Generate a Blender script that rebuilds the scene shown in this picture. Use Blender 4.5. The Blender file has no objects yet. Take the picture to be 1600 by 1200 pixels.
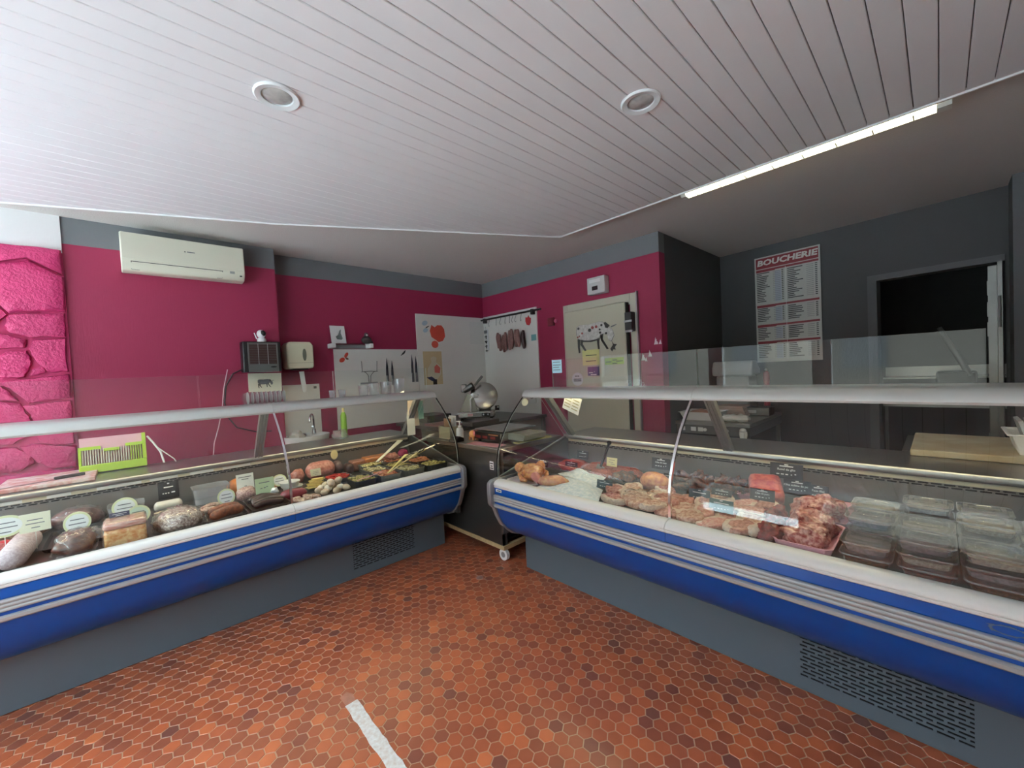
import bpy, bmesh, math, random
from mathutils import Vector, Matrix, noise as mnoise
random.seed(7)
PI = math.pi
SC = bpy.context.scene
COL = SC.collection

# ------------------------------------------------------------------ camera, world, exposure
EYE = Vector((0.0, 0.0, 1.45))
def camera():
    cam = bpy.data.cameras.new('camera'); o = bpy.data.objects.new('camera', cam); COL.objects.link(o)
    cam.sensor_fit = 'HORIZONTAL'; cam.sensor_width = 36.0; cam.lens = 36.0*631.93/1600.0
    cam.clip_start = 0.05; cam.clip_end = 200
    yaw, pitch, roll = map(math.radians, (46.659, -1.7313, -2.8361))
    f = Vector((-math.sin(yaw)*math.cos(pitch), math.cos(yaw)*math.cos(pitch), math.sin(pitch)))
    r = Vector((math.cos(yaw), math.sin(yaw), 0)); u = r.cross(f)
    r2 = r*math.cos(roll)+u*math.sin(roll); u2 = u*math.cos(roll)-r*math.sin(roll)
    m = Matrix(((r2.x, u2.x, -f.x, EYE.x), (r2.y, u2.y, -f.y, EYE.y), (r2.z, u2.z, -f.z, EYE.z), (0, 0, 0, 1)))
    o.matrix_world = m
    SC.camera = o
    return f, r2, u2
CAMF, CAMR, CAMU = camera()

SKY = 10.0
EXPOSURE = 0.58
W = bpy.data.worlds.new('world'); SC.world = W; W.use_nodes = True
bg = W.node_tree.nodes['Background']
bg.inputs[0].default_value = (0.80, 0.93, 1.0, 1); bg.inputs[1].default_value = SKY
SC.view_settings.view_transform = 'Standard'; SC.view_settings.look = 'None'
SC.view_settings.exposure = EXPOSURE; SC.view_settings.gamma = 1.0; SC.view_settings.use_curve_mapping = False
SC.cycles.adaptive_threshold = 0.02; SC.cycles.max_bounces = 10; SC.cycles.transparent_max_bounces = 24
SC.cycles.diffuse_bounces = 5; SC.cycles.glossy_bounces = 4; SC.cycles.caustics_reflective = False; SC.cycles.caustics_refractive = False
SC.cycles.sample_clamp_indirect = 6.0
SUN = 76.0
sl = bpy.data.lights.new('sun', 'SUN'); sl.energy = SUN; sl.angle = math.radians(0.6); sl.color = (1.0, 0.97, 0.93)
so = bpy.data.objects.new('sun', sl); COL.objects.link(so); so.location = (4, 2, 9)
so.rotation_euler = Vector((.58, .08, .8)).to_track_quat('Z', 'Y').to_euler()   # stands behind the shop: lights the street, not the room
# the shop window is in the street wall behind the camera: portals guide the daylight through it
def portal(x0, x1, z0, z1, y):
    l = bpy.data.lights.new('window_portal', 'AREA'); l.shape = 'RECTANGLE'; l.size = x1-x0; l.size_y = z1-z0
    l.cycles.is_portal = True
    o = bpy.data.objects.new('window_portal', l); COL.objects.link(o)
    o.location = ((x0+x1)/2, y, (z0+z1)/2); o.rotation_euler = (PI/2, 0, 0)   # shines towards +y
STREET_Y = -2.0
WIN = [(-4.4, -2.45, 0.7, 2.6), (-2.25, -1.15, 0.1, 2.6), (-0.95, 0.55, 0.7, 2.6)]
for a, b, c, d in WIN: portal(a, b, c, d, STREET_Y+0.06)

# ------------------------------------------------------------------ materials
def srgb(r, g, b):
    def c(v):
        v /= 255.0
        return v/12.92 if v <= 0.04045 else ((v+0.055)/1.055)**2.4
    return (c(r), c(g), c(b), 1.0)
MATS = {}
def mat(name, col, rough=0.5, metal=0.0, var=0.0, vscale=8.0, bump=0.0, bscale=60.0, stretch=(1, 1, 1), coat=0.0, col2=None, spec=0.5, emit=None, es=0.0, sss=0.0, rw=0.25):
    """Principled material: colour varied by noise between col and col2, fine relief by bump."""
    if name in MATS: return MATS[name]
    m = bpy.data.materials.new(name); m.use_nodes = True; MATS[name] = m
    nt = m.node_tree; N = nt.nodes; L = nt.links
    b = N['Principled BSDF']
    c = srgb(*col)
    b.inputs['Base Color'].default_value = c
    b.inputs['Roughness'].default_value = rough; b.inputs['Metallic'].default_value = metal
    b.inputs['Specular IOR Level'].default_value = spec
    if coat: b.inputs['Coat Weight'].default_value = coat; b.inputs['Coat Roughness'].default_value = 0.12
    if emit: b.inputs['Emission Color'].default_value = srgb(*emit); b.inputs['Emission Strength'].default_value = es
    if sss: b.inputs['Subsurface Weight'].default_value = sss; b.inputs['Subsurface Radius'].default_value = (0.01, 0.004, 0.002); b.inputs['Subsurface Scale'].default_value = 0.5
    if var or bump:
        tc = N.new('ShaderNodeTexCoord'); mp = N.new('ShaderNodeMapping'); mp.inputs['Scale'].default_value = stretch
        L.new(tc.outputs['Object'], mp.inputs['Vector'])
    if var:
        n = N.new('ShaderNodeTexNoise'); n.inputs['Scale'].default_value = vscale; n.inputs['Detail'].default_value = 5
        L.new(mp.outputs[0], n.inputs['Vector'])
        r = N.new('ShaderNodeValToRGB'); r.color_ramp.elements[0].position = 0.5-rw; r.color_ramp.elements[1].position = 0.5+rw
        c2 = srgb(*col2) if col2 else tuple(max(0, v*(1-var)) for v in c[:3])+(1,)
        r.color_ramp.elements[0].color = c2; r.color_ramp.elements[1].color = c
        L.new(n.outputs['Fac'], r.inputs[0]); L.new(r.outputs[0], b.inputs['Base Color'])
    if bump:
        n2 = N.new('ShaderNodeTexNoise'); n2.inputs['Scale'].default_value = bscale; n2.inputs['Detail'].default_value = 4
        L.new(mp.outputs[0], n2.inputs['Vector'])
        bp = N.new('ShaderNodeBump'); bp.inputs['Strength'].default_value = bump; bp.inputs['Distance'].default_value = 0.01
        L.new(n2.outputs['Fac'], bp.inputs['Height']); L.new(bp.outputs[0], b.inputs['Normal'])
    return m
def glassy(name, tint, ior=1.45, rough=0.0, haze=0.0, hazecol=(230, 235, 235)):
    """Thin clear sheet: light passes, the surface mirrors by Fresnel; haze = share of milky diffuse."""
    if name in MATS: return MATS[name]
    m = bpy.data.materials.new(name); m.use_nodes = True; MATS[name] = m
    nt = m.node_tree; N = nt.nodes; L = nt.links
    N.remove(N['Principled BSDF']); out = N['Material Output']
    t = N.new('ShaderNodeBsdfTransparent'); t.inputs[0].default_value = tint
    g = N.new('ShaderNodeBsdfGlossy'); g.inputs['Roughness'].default_value = rough; g.inputs[0].default_value = (1, 1, 1, 1)
    ge = N.new('ShaderNodeNewGeometry'); dt = N.new('ShaderNodeVectorMath'); dt.operation = 'DOT_PRODUCT'
    L.new(ge.outputs['Normal'], dt.inputs[0]); L.new(ge.outputs['Incoming'], dt.inputs[1])
    def mth(op, a, b=None):
        q = N.new('ShaderNodeMath'); q.operation = op
        for i, v in enumerate((a, b)):
            if v is None: continue
            if isinstance(v, (int, float)): q.inputs[i].default_value = v
            else: L.new(v, q.inputs[i])
        return q.outputs[0]
    f0 = ((ior-1)/(ior+1))**2
    fr = mth('ADD', mth('MULTIPLY', mth('POWER', mth('SUBTRACT', 1.0, mth('ABSOLUTE', dt.outputs['Value'])), 5.0), 1-f0), f0)
    mx = N.new('ShaderNodeMixShader'); L.new(fr, mx.inputs[0])
    if haze:
        d = N.new('ShaderNodeBsdfDiffuse'); d.inputs[0].default_value = srgb(*hazecol)
        m2 = N.new('ShaderNodeMixShader'); m2.inputs[0].default_value = haze
        L.new(t.outputs[0], m2.inputs[1]); L.new(d.outputs[0], m2.inputs[2]); L.new(m2.outputs[0], mx.inputs[1])
    else: L.new(t.outputs[0], mx.inputs[1])
    L.new(g.outputs[0], mx.inputs[2]); L.new(mx.outputs[0], out.inputs[0])
    return m
GLASS = glassy('clear_glass', (0.97, 0.985, 0.98, 1))
GLASS_DOUBLE = glassy('window_glass', (0.97, 0.98, 0.98, 1), 1.3)
PLASTIC = glassy('clear_plastic', (0.94, 0.94, 0.95, 1), 1.55, 0.05, 0.035)
CLOUDY = glassy('cloudy_plastic', (0.9, 0.9, 0.92, 1), 1.5, 0.08, 0.2, (240, 242, 245))
FILM = glassy('cling_film', (0.97, 0.97, 0.98, 1), 1.5, 0.12, 0.05)
EDGE = mat('glass_edge', (222, 236, 226), 0.25)  # pale colour stands in for the light that cut glass edges catch
WHITE = mat('white_paint', (236, 236, 236), 0.45)
PLASTER = mat('ceiling_plaster', (205, 198, 194), 0.9, bump=0.25, bscale=90)
PLANK = mat('ceiling_plank', (232, 231, 233), 0.5, var=0.04, vscale=3, bump=0.06, bscale=120, stretch=(1, .2, 1))
GAP = mat('plank_gap', (96, 94, 94), 0.9)
GREY = mat('grey_wall_paint', (92, 93, 96), 0.75, bump=0.25, bscale=50, stretch=(3, 3, .5))
DARKGREY = mat('dark_grey_paint', (70, 70, 72), 0.7, bump=0.2, bscale=50, stretch=(3, 3, .5))
PINKSTONE = mat('pink_stone', (186, 40, 98), 0.5, bump=0.8, bscale=60, var=0.15, vscale=9)
PINKMORTAR = mat('pink_mortar', (176, 36, 92), 0.6, bump=0.5, bscale=40)
INNER = mat('inner_steel', (136, 132, 128), 0.4, 0.6, var=0.15, vscale=5)
DECKM = mat('dark_deck', (74, 73, 72), 0.4, 0.4, var=0.15, vscale=5)
STEEL = mat('brushed_steel', (168, 168, 166), 0.32, 0.9, var=0.12, vscale=6, stretch=(1, 1, 1))
DARKSTEEL = mat('dull_steel', (120, 120, 118), 0.38, 0.8, var=0.2, vscale=4)
ALU = mat('aluminium', (172, 174, 176), 0.5, 0.35)
ALUGREY = mat('grey_aluminium', (158, 160, 162), 0.42, 0.5)
CHROME = mat('chrome', (225, 226, 228), 0.1, 1.0)
BLUE = mat('blue_panel', (4, 76, 160), 0.3, spec=0.5)
BASEGREY = mat('blue_grey_metal', (92, 106, 116), 0.42, 0.1)
RIM = mat('white_rim', (232, 233, 230), 0.32)
RAILM = mat('rail_metal', (206, 208, 204), 0.36, 0.35)
BLACK = mat('black_plastic', (22, 22, 24), 0.4)
SLOTSHADE = mat('slot_shade', (8, 8, 9), 0.9)  # near black, stands in for the shade inside slots
CREAM = mat('cream_plastic', (226, 219, 190), 0.4)
ACM = mat('aged_white_plastic', (218, 214, 196), 0.4)
WOOD = mat('pale_wood', (196, 168, 124), 0.6, var=0.25, vscale=6, stretch=(8, 8, 1))
PAPER = mat('white_paper', (238, 238, 234), 0.7)
INK = mat('ink', (40, 40, 42), 0.7)
INKSOFT = mat('grey_ink', (110, 112, 116), 0.7)
RED = mat('sign_red', (150, 20, 40), 0.4)
def painted_wall(name, low, high, zsplit, bump=0.22):
    """Two-colour painted wall: one colour below a painted line, another above it."""
    if name in MATS: return MATS[name]
    m = mat(name, low, 0.62, bump=bump, bscale=42, stretch=(5, 5, .35))
    nt = m.node_tree; N = nt.nodes; L = nt.links; b = N['Principled BSDF']
    g = N.new('ShaderNodeNewGeometry'); sp = N.new('ShaderNodeSeparateXYZ'); L.new(g.outputs['Position'], sp.inputs[0])
    gt = N.new('ShaderNodeMath'); gt.operation = 'GREATER_THAN'; gt.inputs[1].default_value = zsplit; L.new(sp.outputs[2], gt.inputs[0])
    mx = N.new('ShaderNodeMix'); mx.data_type = 'RGBA'
    mx.inputs[6].default_value = srgb(*low); mx.inputs[7].default_value = srgb(*high)
    L.new(gt.outputs[0], mx.inputs[0]); L.new(mx.outputs[2], b.inputs['Base Color'])
    return m
PINKWALL = painted_wall('pink_and_grey_paint', (140, 24, 64), (104, 105, 108), 2.575, 0.1)
STONEBACK = painted_wall('pink_and_white_paint', (176, 36, 92), (232, 228, 228), 2.50, 0.1)

# ------------------------------------------------------------------ mesh helpers
class MB:
    def __init__(s): s.v = []; s.f = []; s.m = []
    def add(s, vs, fs, m=0):
        o = len(s.v); s.v += [tuple(p) for p in vs]
        for q in fs: s.f.append(tuple(i+o for i in q)); s.m.append(m)
        return s
    def box(s, x0, x1, y0, y1, z0, z1, m=0):
        return s.add([(x0,y0,z0),(x1,y0,z0),(x1,y1,z0),(x0,y1,z0),(x0,y0,z1),(x1,y0,z1),(x1,y1,z1),(x0,y1,z1)],
                     [(0,3,2,1),(4,5,6,7),(0,1,5,4),(1,2,6,5),(2,3,7,6),(3,0,4,7)], m)
    def prism(s, pts, a, b, axis='z', m=0):
        n = len(pts)
        def P(p, h): return {'z': (p[0],p[1],h), 'y': (p[0],h,p[1]), 'x': (h,p[0],p[1])}[axis]
        vs = [P(p, a) for p in pts]+[P(p, b) for p in pts]
        fs = [tuple(range(n)), tuple(range(n, 2*n))]+[(i,(i+1)%n,(i+1)%n+n,i+n) for i in range(n)]
        return s.add(vs, fs, m)
    def cyl(s, p0, p1, r0, r1=None, n=14, m=0):
        r1 = r0 if r1 is None else r1
        return s.tube([p0, p1], [r0, r1], n, m)
    def tube(s, pts, r, n=8, m=0, cap=True):
        pts = [Vector(p) for p in pts]; k = len(pts)
        rs = r if isinstance(r, (list, tuple)) else [r]*k
        vs = []; fs = []
        t0 = (pts[1]-pts[0]).normalized(); ref = Vector((0,0,1)) if abs(t0.z) < .9 else Vector((1,0,0))
        a = t0.cross(ref).normalized()
        for i, p in enumerate(pts):
            t = ((pts[min(i+1,k-1)]-pts[max(i-1,0)])).normalized()
            a = (a-t*a.dot(t)); a = a.normalized() if a.length > 1e-6 else t.orthogonal().normalized()
            b = t.cross(a)
            for j in range(n):
                w = 2*PI*j/n; vs.append(p+(a*math.cos(w)+b*math.sin(w))*rs[i])
        for i in range(k-1):
            for j in range(n): fs.append((i*n+j, i*n+(j+1)%n, (i+1)*n+(j+1)%n, (i+1)*n+j))
        if cap: fs += [tuple(range(n))[::-1], tuple((k-1)*n+j for j in range(n))]
        return s.add(vs, fs, m)
    def lathe(s, prof, c=(0,0,0), n=20, m=0, sx=1.0, sy=1.0):
        vs = []; fs = []; k = len(prof)
        for r, z in prof:
            for j in range(n): w = 2*PI*j/n; vs.append((c[0]+r*sx*math.cos(w), c[1]+r*sy*math.sin(w), c[2]+z))
        for i in range(k-1):
            for j in range(n): fs.append((i*n+j, i*n+(j+1)%n, (i+1)*n+(j+1)%n, (i+1)*n+j))
        fs += [tuple(range(n))[::-1], tuple((k-1)*n+j for j in range(n))]
        return s.add(vs, fs, m)
    def ell(s, c, r, n=16, k=10, nz=0.0, nf=20.0, seed=0, rz=0.0, flat=None, m=0, tilt=0.0):
        """Ellipsoid lump, its surface pushed by noise; flat = lowest z kept (rests on something)."""
        vs = []; fs = []; ca, sa = math.cos(rz), math.sin(rz); ct, st = math.cos(tilt), math.sin(tilt)
        for i in range(k+1):
            ph = PI*i/k
            for j in range(n):
                w = 2*PI*j/n
                d = Vector((math.sin(ph)*math.cos(w), math.sin(ph)*math.sin(w), math.cos(ph)))
                q = 1.0
                if nz:
                    w3 = Vector((d.x*r[0]*nf+seed*7.3, d.y*r[1]*nf-seed*3.1, d.z*r[2]*nf+seed)); q += nz*(mnoise.noise(w3)+.5*mnoise.noise(w3*2.1)+.25*mnoise.noise(w3*4.3))
                x, y, z = d.x*r[0]*q, d.y*r[1]*q, d.z*r[2]*q
                x, z = x*ct-z*st, x*st+z*ct
                p = (c[0]+x*ca-y*sa, c[1]+x*sa+y*ca, c[2]+z)
                if flat is not None and p[2] < flat: p = (p[0], p[1], flat)
                vs.append(p)
        for i in range(k):
            for j in range(n): fs.append((i*n+j, (i+1)*n+j, (i+1)*n+(j+1)%n, i*n+(j+1)%n))
        return s.add(vs, fs, m)
    def xf(s, M, start=0):
        for i in range(start, len(s.v)): s.v[i] = tuple(M @ Vector(s.v[i]))
        return s
    def build(s, name, mats, parent=None, smooth=False, bevel=0.0, kind=None, weld=True, sharp=40):
        mats = mats if isinstance(mats, (list, tuple)) else [mats]
        vs = s.v; off = Vector((0,0,0))
        if parent is None:
            xs = [p[0] for p in vs]; ys = [p[1] for p in vs]; zs = [p[2] for p in vs]
            off = Vector(((min(xs)+max(xs))/2, (min(ys)+max(ys))/2, min(zs)))
            vs = [(p[0]-off.x, p[1]-off.y, p[2]-off.z) for p in vs]
        me = bpy.data.meshes.new(name); me.from_pydata(vs, [], s.f)
        for m in mats: me.materials.append(m)
        me.polygons.foreach_set('material_index', s.m)
        bm = bmesh.new(); bm.from_mesh(me)
        if weld: bmesh.ops.remove_doubles(bm, verts=bm.verts, dist=1e-6)
        bmesh.ops.recalc_face_normals(bm, faces=bm.faces); bm.to_mesh(me); bm.free()
        if smooth:
            me.shade_smooth(); me.set_sharp_from_angle(angle=math.radians(sharp))
        o = bpy.data.objects.new(name, me); COL.objects.link(o); o.location = off
        if parent is not None: o.parent = parent
        if bevel:
            md = o.modifiers.new('bevel', 'BEVEL'); md.width = bevel; md.segments = 2; md.limit_method = 'ANGLE'; md.angle_limit = math.radians(35)
            if not smooth: me.shade_smooth(); me.set_sharp_from_angle(angle=math.radians(sharp))
        if kind: o['kind'] = kind
        return o
def B(*a, m=0): return MB().box(*a, m=m)
def tag(o, label=None, cat=None, group=None, kind=None):
    if label: o['label'] = label
    if cat: o['category'] = cat
    if group: o['group'] = group
    if kind: o['kind'] = kind
    return o
def thing(name, label, cat, loc=(0,0,0), rz=0.0, group=None):
    o = bpy.data.objects.new(name, None); COL.objects.link(o); o.location = loc; o.rotation_euler = (0, 0, rz)
    o.empty_display_size = 0.05
    return tag(o, label, cat, group)
def struct(name, mb, m, label, smooth=False, bevel=0.0):
    o = mb.build(name, m, None, smooth, bevel); o['kind'] = 'structure'; o['label'] = label
    return o
def empty_struct(name, label, loc=(0,0,0)):
    o = bpy.data.objects.new(name, None); COL.objects.link(o); o.location = loc; o['kind'] = 'structure'; o['label'] = label
    return o
def share(src, parent, loc, rz=0.0, name=None):
    o = src.copy(); COL.objects.link(o); o.parent = parent; o.location = loc; o.rotation_euler = (0, 0, rz)
    if name: o.name = name
    return o
def rel(parent, mb):
    """Shift world coordinates into the (unrotated) parent's frame."""
    l = parent.location
    mb.v = [(p[0]-l.x, p[1]-l.y, p[2]-l.z) for p in mb.v]
    return mb
def lettering(body, size, m, parent, loc, rot, name='lettering', extrude=0.0006, weight=0.0, sx=1.0, shear=0.0, align='CENTER'):
    c = bpy.data.curves.new(name, 'FONT'); c.body = body; c.size = size; c.extrude = extrude; c.offset = weight; c.shear = shear
    c.align_x = align; c.align_y = 'CENTER'; c.resolution_u = 2
    c.materials.append(m)
    tmp = bpy.data.objects.new(name, c); me = bpy.data.meshes.new_from_object(tmp); bpy.data.objects.remove(tmp)
    o = bpy.data.objects.new(name, me); COL.objects.link(o); o.parent = parent; o.location = loc; o.rotation_euler = rot; o.scale = (sx, 1, 1)
    return o
FACE_X = (PI/2, 0, PI/2)      # a card that faces +x
FACE_Y = (PI/2, 0, 0)         # a card that faces -y

# ------------------------------------------------------------------ floor of hexagonal tiles
CEIL = 2.775; PIER_X = -4.5; NICHE_X = -4.69; BACK_Y = 3.9; SIDE_X = -1.91; RIGHT_X = 2.3
def tile_material():
    m = bpy.data.materials.new('terracotta_tile'); m.use_nodes = True
    nt = m.node_tree; N = nt.nodes; L = nt.links; b = N['Principled BSDF']
    at = N.new('ShaderNodeAttribute'); at.attribute_name = 'rnd'
    oi = N.new('ShaderNodeObjectInfo')
    ad = N.new('ShaderNodeMath'); ad.operation = 'ADD'; L.new(at.outputs['Fac'], ad.inputs[0]); L.new(oi.outputs['Random'], ad.inputs[1])
    fr = N.new('ShaderNodeMath'); fr.operation = 'FRACT'; L.new(ad.outputs[0], fr.inputs[0])
    r = N.new('ShaderNodeValToRGB'); e = r.color_ramp.elements
    e[0].position = 0.0; e[0].color = srgb(118, 72, 60); e[1].position = 1.0; e[1].color = srgb(188, 104, 64)
    for p, c in ((0.025, (124, 68, 54)), (0.07, (140, 76, 54)), (0.45, (156, 82, 54)), (0.75, (168, 88, 56)), (0.93, (178, 94, 58))):
        k = e.new(p); k.color = srgb(*c)
    L.new(fr.outputs[0], r.inputs[0])
    g = N.new('ShaderNodeNewGeometry'); n = N.new('ShaderNodeTexNoise'); n.inputs['Scale'].default_value = 14; n.inputs['Detail'].default_value = 6
    L.new(g.outputs['Position'], n.inputs['Vector'])
    mx = N.new('ShaderNodeMix'); mx.data_type = 'RGBA'; mx.blend_type = 'MULTIPLY'; mx.inputs[0].default_value = 0.35
    L.new(r.outputs[0], mx.inputs[6])
    r2 = N.new('ShaderNodeValToRGB'); r2.color_ramp.elements[0].position = .3; r2.color_ramp.elements[0].color = (.7, .66, .66, 1); r2.color_ramp.elements[1].position = .7
    L.new(n.outputs['Fac'], r2.inputs[0]); L.new(r2.outputs[0], mx.inputs[7]); L.new(mx.outputs[2], b.inputs['Base Color'])
    rr = N.new('ShaderNodeMapRange'); rr.inputs[3].default_value = 0.27; rr.inputs[4].default_value = 0.36
    L.new(n.outputs['Fac'], rr.inputs[0]); L.new(rr.outputs[0], b.inputs['Roughness'])
    return m
def build_floor():
    tm = tile_material()
    grout = mat('grout', (182, 152, 126), 0.85, var=0.2, vscale=12)
    fl = struct('floor', B(-4.75, RIGHT_X+.1, STREET_Y-.1, 7.6, -0.12, -0.0015), grout, 'terracotta hexagonal tile floor with pale grout')
    pit = 0.0585; dx = pit*math.sqrt(3)/2; R = (pit-0.0034)/math.sqrt(3)
    hexv = [(R*math.cos(PI/3*k), R*math.sin(PI/3*k)) for k in range(6)]
    top = [(x*0.965, y*0.965, 0.0) for x, y in hexv]; low = [(x, y, -0.0015) for x, y in hexv]; bot = [(x, y, -0.008) for x, y in hexv]
    cells = []
    ox, oy = -1.346, 0.802
    for i in range(-46, 78):
        x = ox+i*dx
        if x < -3.45 or x > RIGHT_X: continue
        for j in range(-50, 80):
            y = oy+(j+(0.5 if i % 2 else 0))*pit
            if y < STREET_Y+.02 or y > 5.25: continue
            if y > 3.85 and x < SIDE_X: continue
            cells.append((x, y))
    def seen(c):
        d = Vector((c[0], c[1], 0))-EYE; w = d.dot(CAMF)
        if w < .2: return -1
        px = 800+631.93*d.dot(CAMR)/w; py = 600-631.93*d.dot(CAMU)/w
        if px < -5 or px > 1605 or py > 1206: return -1
        if c[0] < -2.95 or c[1] > 2.05: return -1
        return 1.0/w**3
    cells.sort(key=seen, reverse=True)
    near = cells[:300]; far = cells[300:]
    one = MB(); one.add(top+low+bot, [tuple(range(6))]+[(k,(k+1)%6,(k+1)%6+6,k+6) for k in range(6)]+[(k+6,(k+1)%6+6,(k+1)%6+12,k+12) for k in range(6)])
    first = one.build('tile', tm, fl, weld=False)
    fo = fl.location
    rnd = random.Random(3)
    for k, (x, y) in enumerate(near):
        o = first if k == 0 else share(first, fl, (0,0,0), name='tile')
        o.location = (x-fo.x, y-fo.y, 0.12+rnd.uniform(-.0005, .0005)-0.0)
        o.rotation_euler = (rnd.uniform(-.002, .002), rnd.uniform(-.002, .002), rnd.choice(range(6))*PI/3)
    vs = []; fs = []; rv = []
    for x, y in far:
        o = len(vs); h = rnd.uniform(-.0005, .0005); tx = rnd.uniform(-.002, .002); ty = rnd.uniform(-.002, .002)
        for p in top+low: vs.append((x+p[0]-fo.x, y+p[1]-fo.y, 0.12+p[2]+h+p[0]*tx+p[1]*ty))
        fs.append(tuple(o+k for k in range(6))); fs += [(o+k, o+(k+1)%6, o+(k+1)%6+6, o+k+6) for k in range(6)]
        rv += [rnd.random()]*7
    me = bpy.data.meshes.new('far_tiles'); me.from_pydata(vs, [], fs); me.materials.append(tm)
    a = me.attributes.new('rnd', 'FLOAT', 'FACE'); a.data.foreach_set('value', rv)
    o = bpy.data.objects.new('far_tiles', me); COL.objects.link(o); o.parent = fl; o['kind'] = 'stuff'
    # strip of worn white tape
    tape = mat('worn_white_tape', (222, 224, 222), 0.55, var=0.3, vscale=60, col2=(196, 178, 166))
    worn = mat('tape_residue', (176, 120, 100), 0.5, var=0.3, vscale=40)
    t = thing('floor_tape', 'worn strip of white tape stuck on the hexagonal floor tiles', 'tape', (-1.60, .64, 0.0015))
    rr = random.Random(5); E0 = []; E1 = []
    for k in range(26):
        x = -1.832+k*0.032
        E0.append((x+1.60, -.027+rr.uniform(-.003, .003))); E1.append((x+1.60, .027+rr.uniform(-.003, .003)))
    MB().prism(E0+E1[::-1], 0.0, 0.0012).build('tape_strip', tape, t)
    MB().prism([(-.30,-.024),(-.234,-.022),(-.234,.022),(-.28,.027),(-.312,.01)], 0, .0006).build('residue', worn, t)
    s = MB(); n = 14; rr = random.Random(8)
    s.prism([( .035*math.cos(2*PI*k/n)*rr.uniform(.7,1.1), .03*math.sin(2*PI*k/n)*rr.uniform(.7,1.1)) for k in range(n)], 0.0012, 0.0024)
    s.v = [(p[0]-2.262, p[1]+1.727, p[2]) for p in s.v]
    tag(s.build('plaster_spot', mat('plaster_spot', (168, 132, 122), .8, var=.2, vscale=40)), 'pale dried plaster spot on floor before wheeled cabinet', 'stain')
build_floor()

# ------------------------------------------------------------------ walls
wl = struct('wall_left', B(PIER_X-.3, PIER_X, -.31, 1.105, 0, CEIL), PINKWALL, 'pink pier with grey top band under the air conditioner')
struct('wall_niche', B(NICHE_X-.1, NICHE_X, 1.105, BACK_Y, 0, CEIL), PINKWALL, 'pink recessed side wall behind the hand basin')
struct('wall_back', B(NICHE_X-.1, SIDE_X, BACK_Y, BACK_Y+.12, 0, CEIL), PINKWALL, 'pink wall with grey top band around the cold room door')
struct('wall_passage', B(SIDE_X-.12, SIDE_X, BACK_Y+.12, 5.56, 0, CEIL), DARKGREY, 'dark grey return wall beside the price board')
def wall_far():
    ang = math.atan2(5.319-5.549, .368+1.907)
    o = empty_struct('wall_far', 'dark grey wall with the price board and a doorway', (-1.907, 5.549, 0)); o.rotation_euler = (0, 0, ang)
    def p(name, *a, m=DARKGREY): return B(*a).build(name, m, o)
    p('wall_panel', -.1, 1.47, 0, .12, 0, CEIL); p('lintel', 1.47, 2.30, 0, .12, 2.17, CEIL); p('wall_panel', 2.30, 4.4, 0, .12, 0, CEIL)
    p('door_frame', 1.43, 1.50, -.03, .13, 0, 2.22, m=GREY); p('door_frame', 1.50, 2.30, -.03, .13, 2.165, 2.22, m=GREY)
    return o
wall_far()
struct('pillar', B(.40, .62, 5.02, 5.28, 0, CEIL), GREY, 'grey square pillar at the right of the dark doorway')
struct('wall_right', B(RIGHT_X, RIGHT_X+.1, STREET_Y, 7.5, 0, CEIL), mat('offwhite_wall', (226, 224, 222), .8), 'plain right wall of the shop')
# dark room behind the doorway
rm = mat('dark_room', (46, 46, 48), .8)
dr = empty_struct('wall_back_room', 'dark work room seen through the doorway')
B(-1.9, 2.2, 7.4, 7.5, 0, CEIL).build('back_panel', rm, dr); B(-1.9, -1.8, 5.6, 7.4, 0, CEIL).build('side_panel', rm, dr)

# stone pier
ST = [
 [(-0.631,2.531),(-0.318,2.527),(-0.318,2.338),(-0.484,2.433),(-0.640,2.374)],
 [(-0.641,2.356),(-0.485,2.415),(-0.318,2.319),(-0.321,2.068),(-0.563,2.047),(-0.586,2.041),(-0.654,2.128)],
 [(-0.655,2.111),(-0.593,2.023),(-0.666,1.905)],
 [(-0.582,2.024),(-0.322,2.049),(-0.329,1.874),(-0.492,1.865),(-0.589,1.899),(-0.608,1.947)],
 [(-0.667,1.892),(-0.595,1.881),(-0.517,1.847),(-0.531,1.792),(-0.673,1.774)],
 [(-0.671,1.708),(-0.607,1.765),(-0.521,1.770),(-0.503,1.715),(-0.513,1.647),(-0.540,1.584),(-0.623,1.579),(-0.677,1.612)],
 [(-0.487,1.847),(-0.326,1.860),(-0.327,1.617),(-0.428,1.616),(-0.483,1.715),(-0.506,1.783)],
 [(-0.499,1.637),(-0.450,1.659),(-0.437,1.612),(-0.513,1.592)],
 [(-0.624,1.561),(-0.325,1.594),(-0.328,1.417),(-0.527,1.392),(-0.594,1.488),(-0.642,1.540)],
 [(-0.687,1.529),(-0.648,1.523),(-0.609,1.476),(-0.575,1.415),(-0.692,1.438)],
 [(-0.692,1.420),(-0.570,1.401),(-0.530,1.297),(-0.529,1.260),(-0.700,1.276)],
 [(-0.560,1.382),(-0.326,1.398),(-0.328,1.259),(-0.514,1.263),(-0.523,1.314)],
 [(-0.701,1.259),(-0.550,1.244),(-0.540,1.165),(-0.615,1.118),(-0.709,1.115)],
 [(-0.530,1.242),(-0.322,1.239),(-0.325,1.076),(-0.424,1.078),(-0.498,1.122)],
 [(-0.710,1.098),(-0.605,1.089),(-0.533,1.022),(-0.527,0.961),(-0.597,0.920),(-0.720,0.920)],
 [(-0.587,1.095),(-0.499,1.099),(-0.320,1.051),(-0.325,0.907),(-0.448,0.913),(-0.512,0.968)],
 [(-0.721,0.898),(-0.569,0.896),(-0.326,0.888),(-0.341,0.611),(-0.734,0.672)]]
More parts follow.
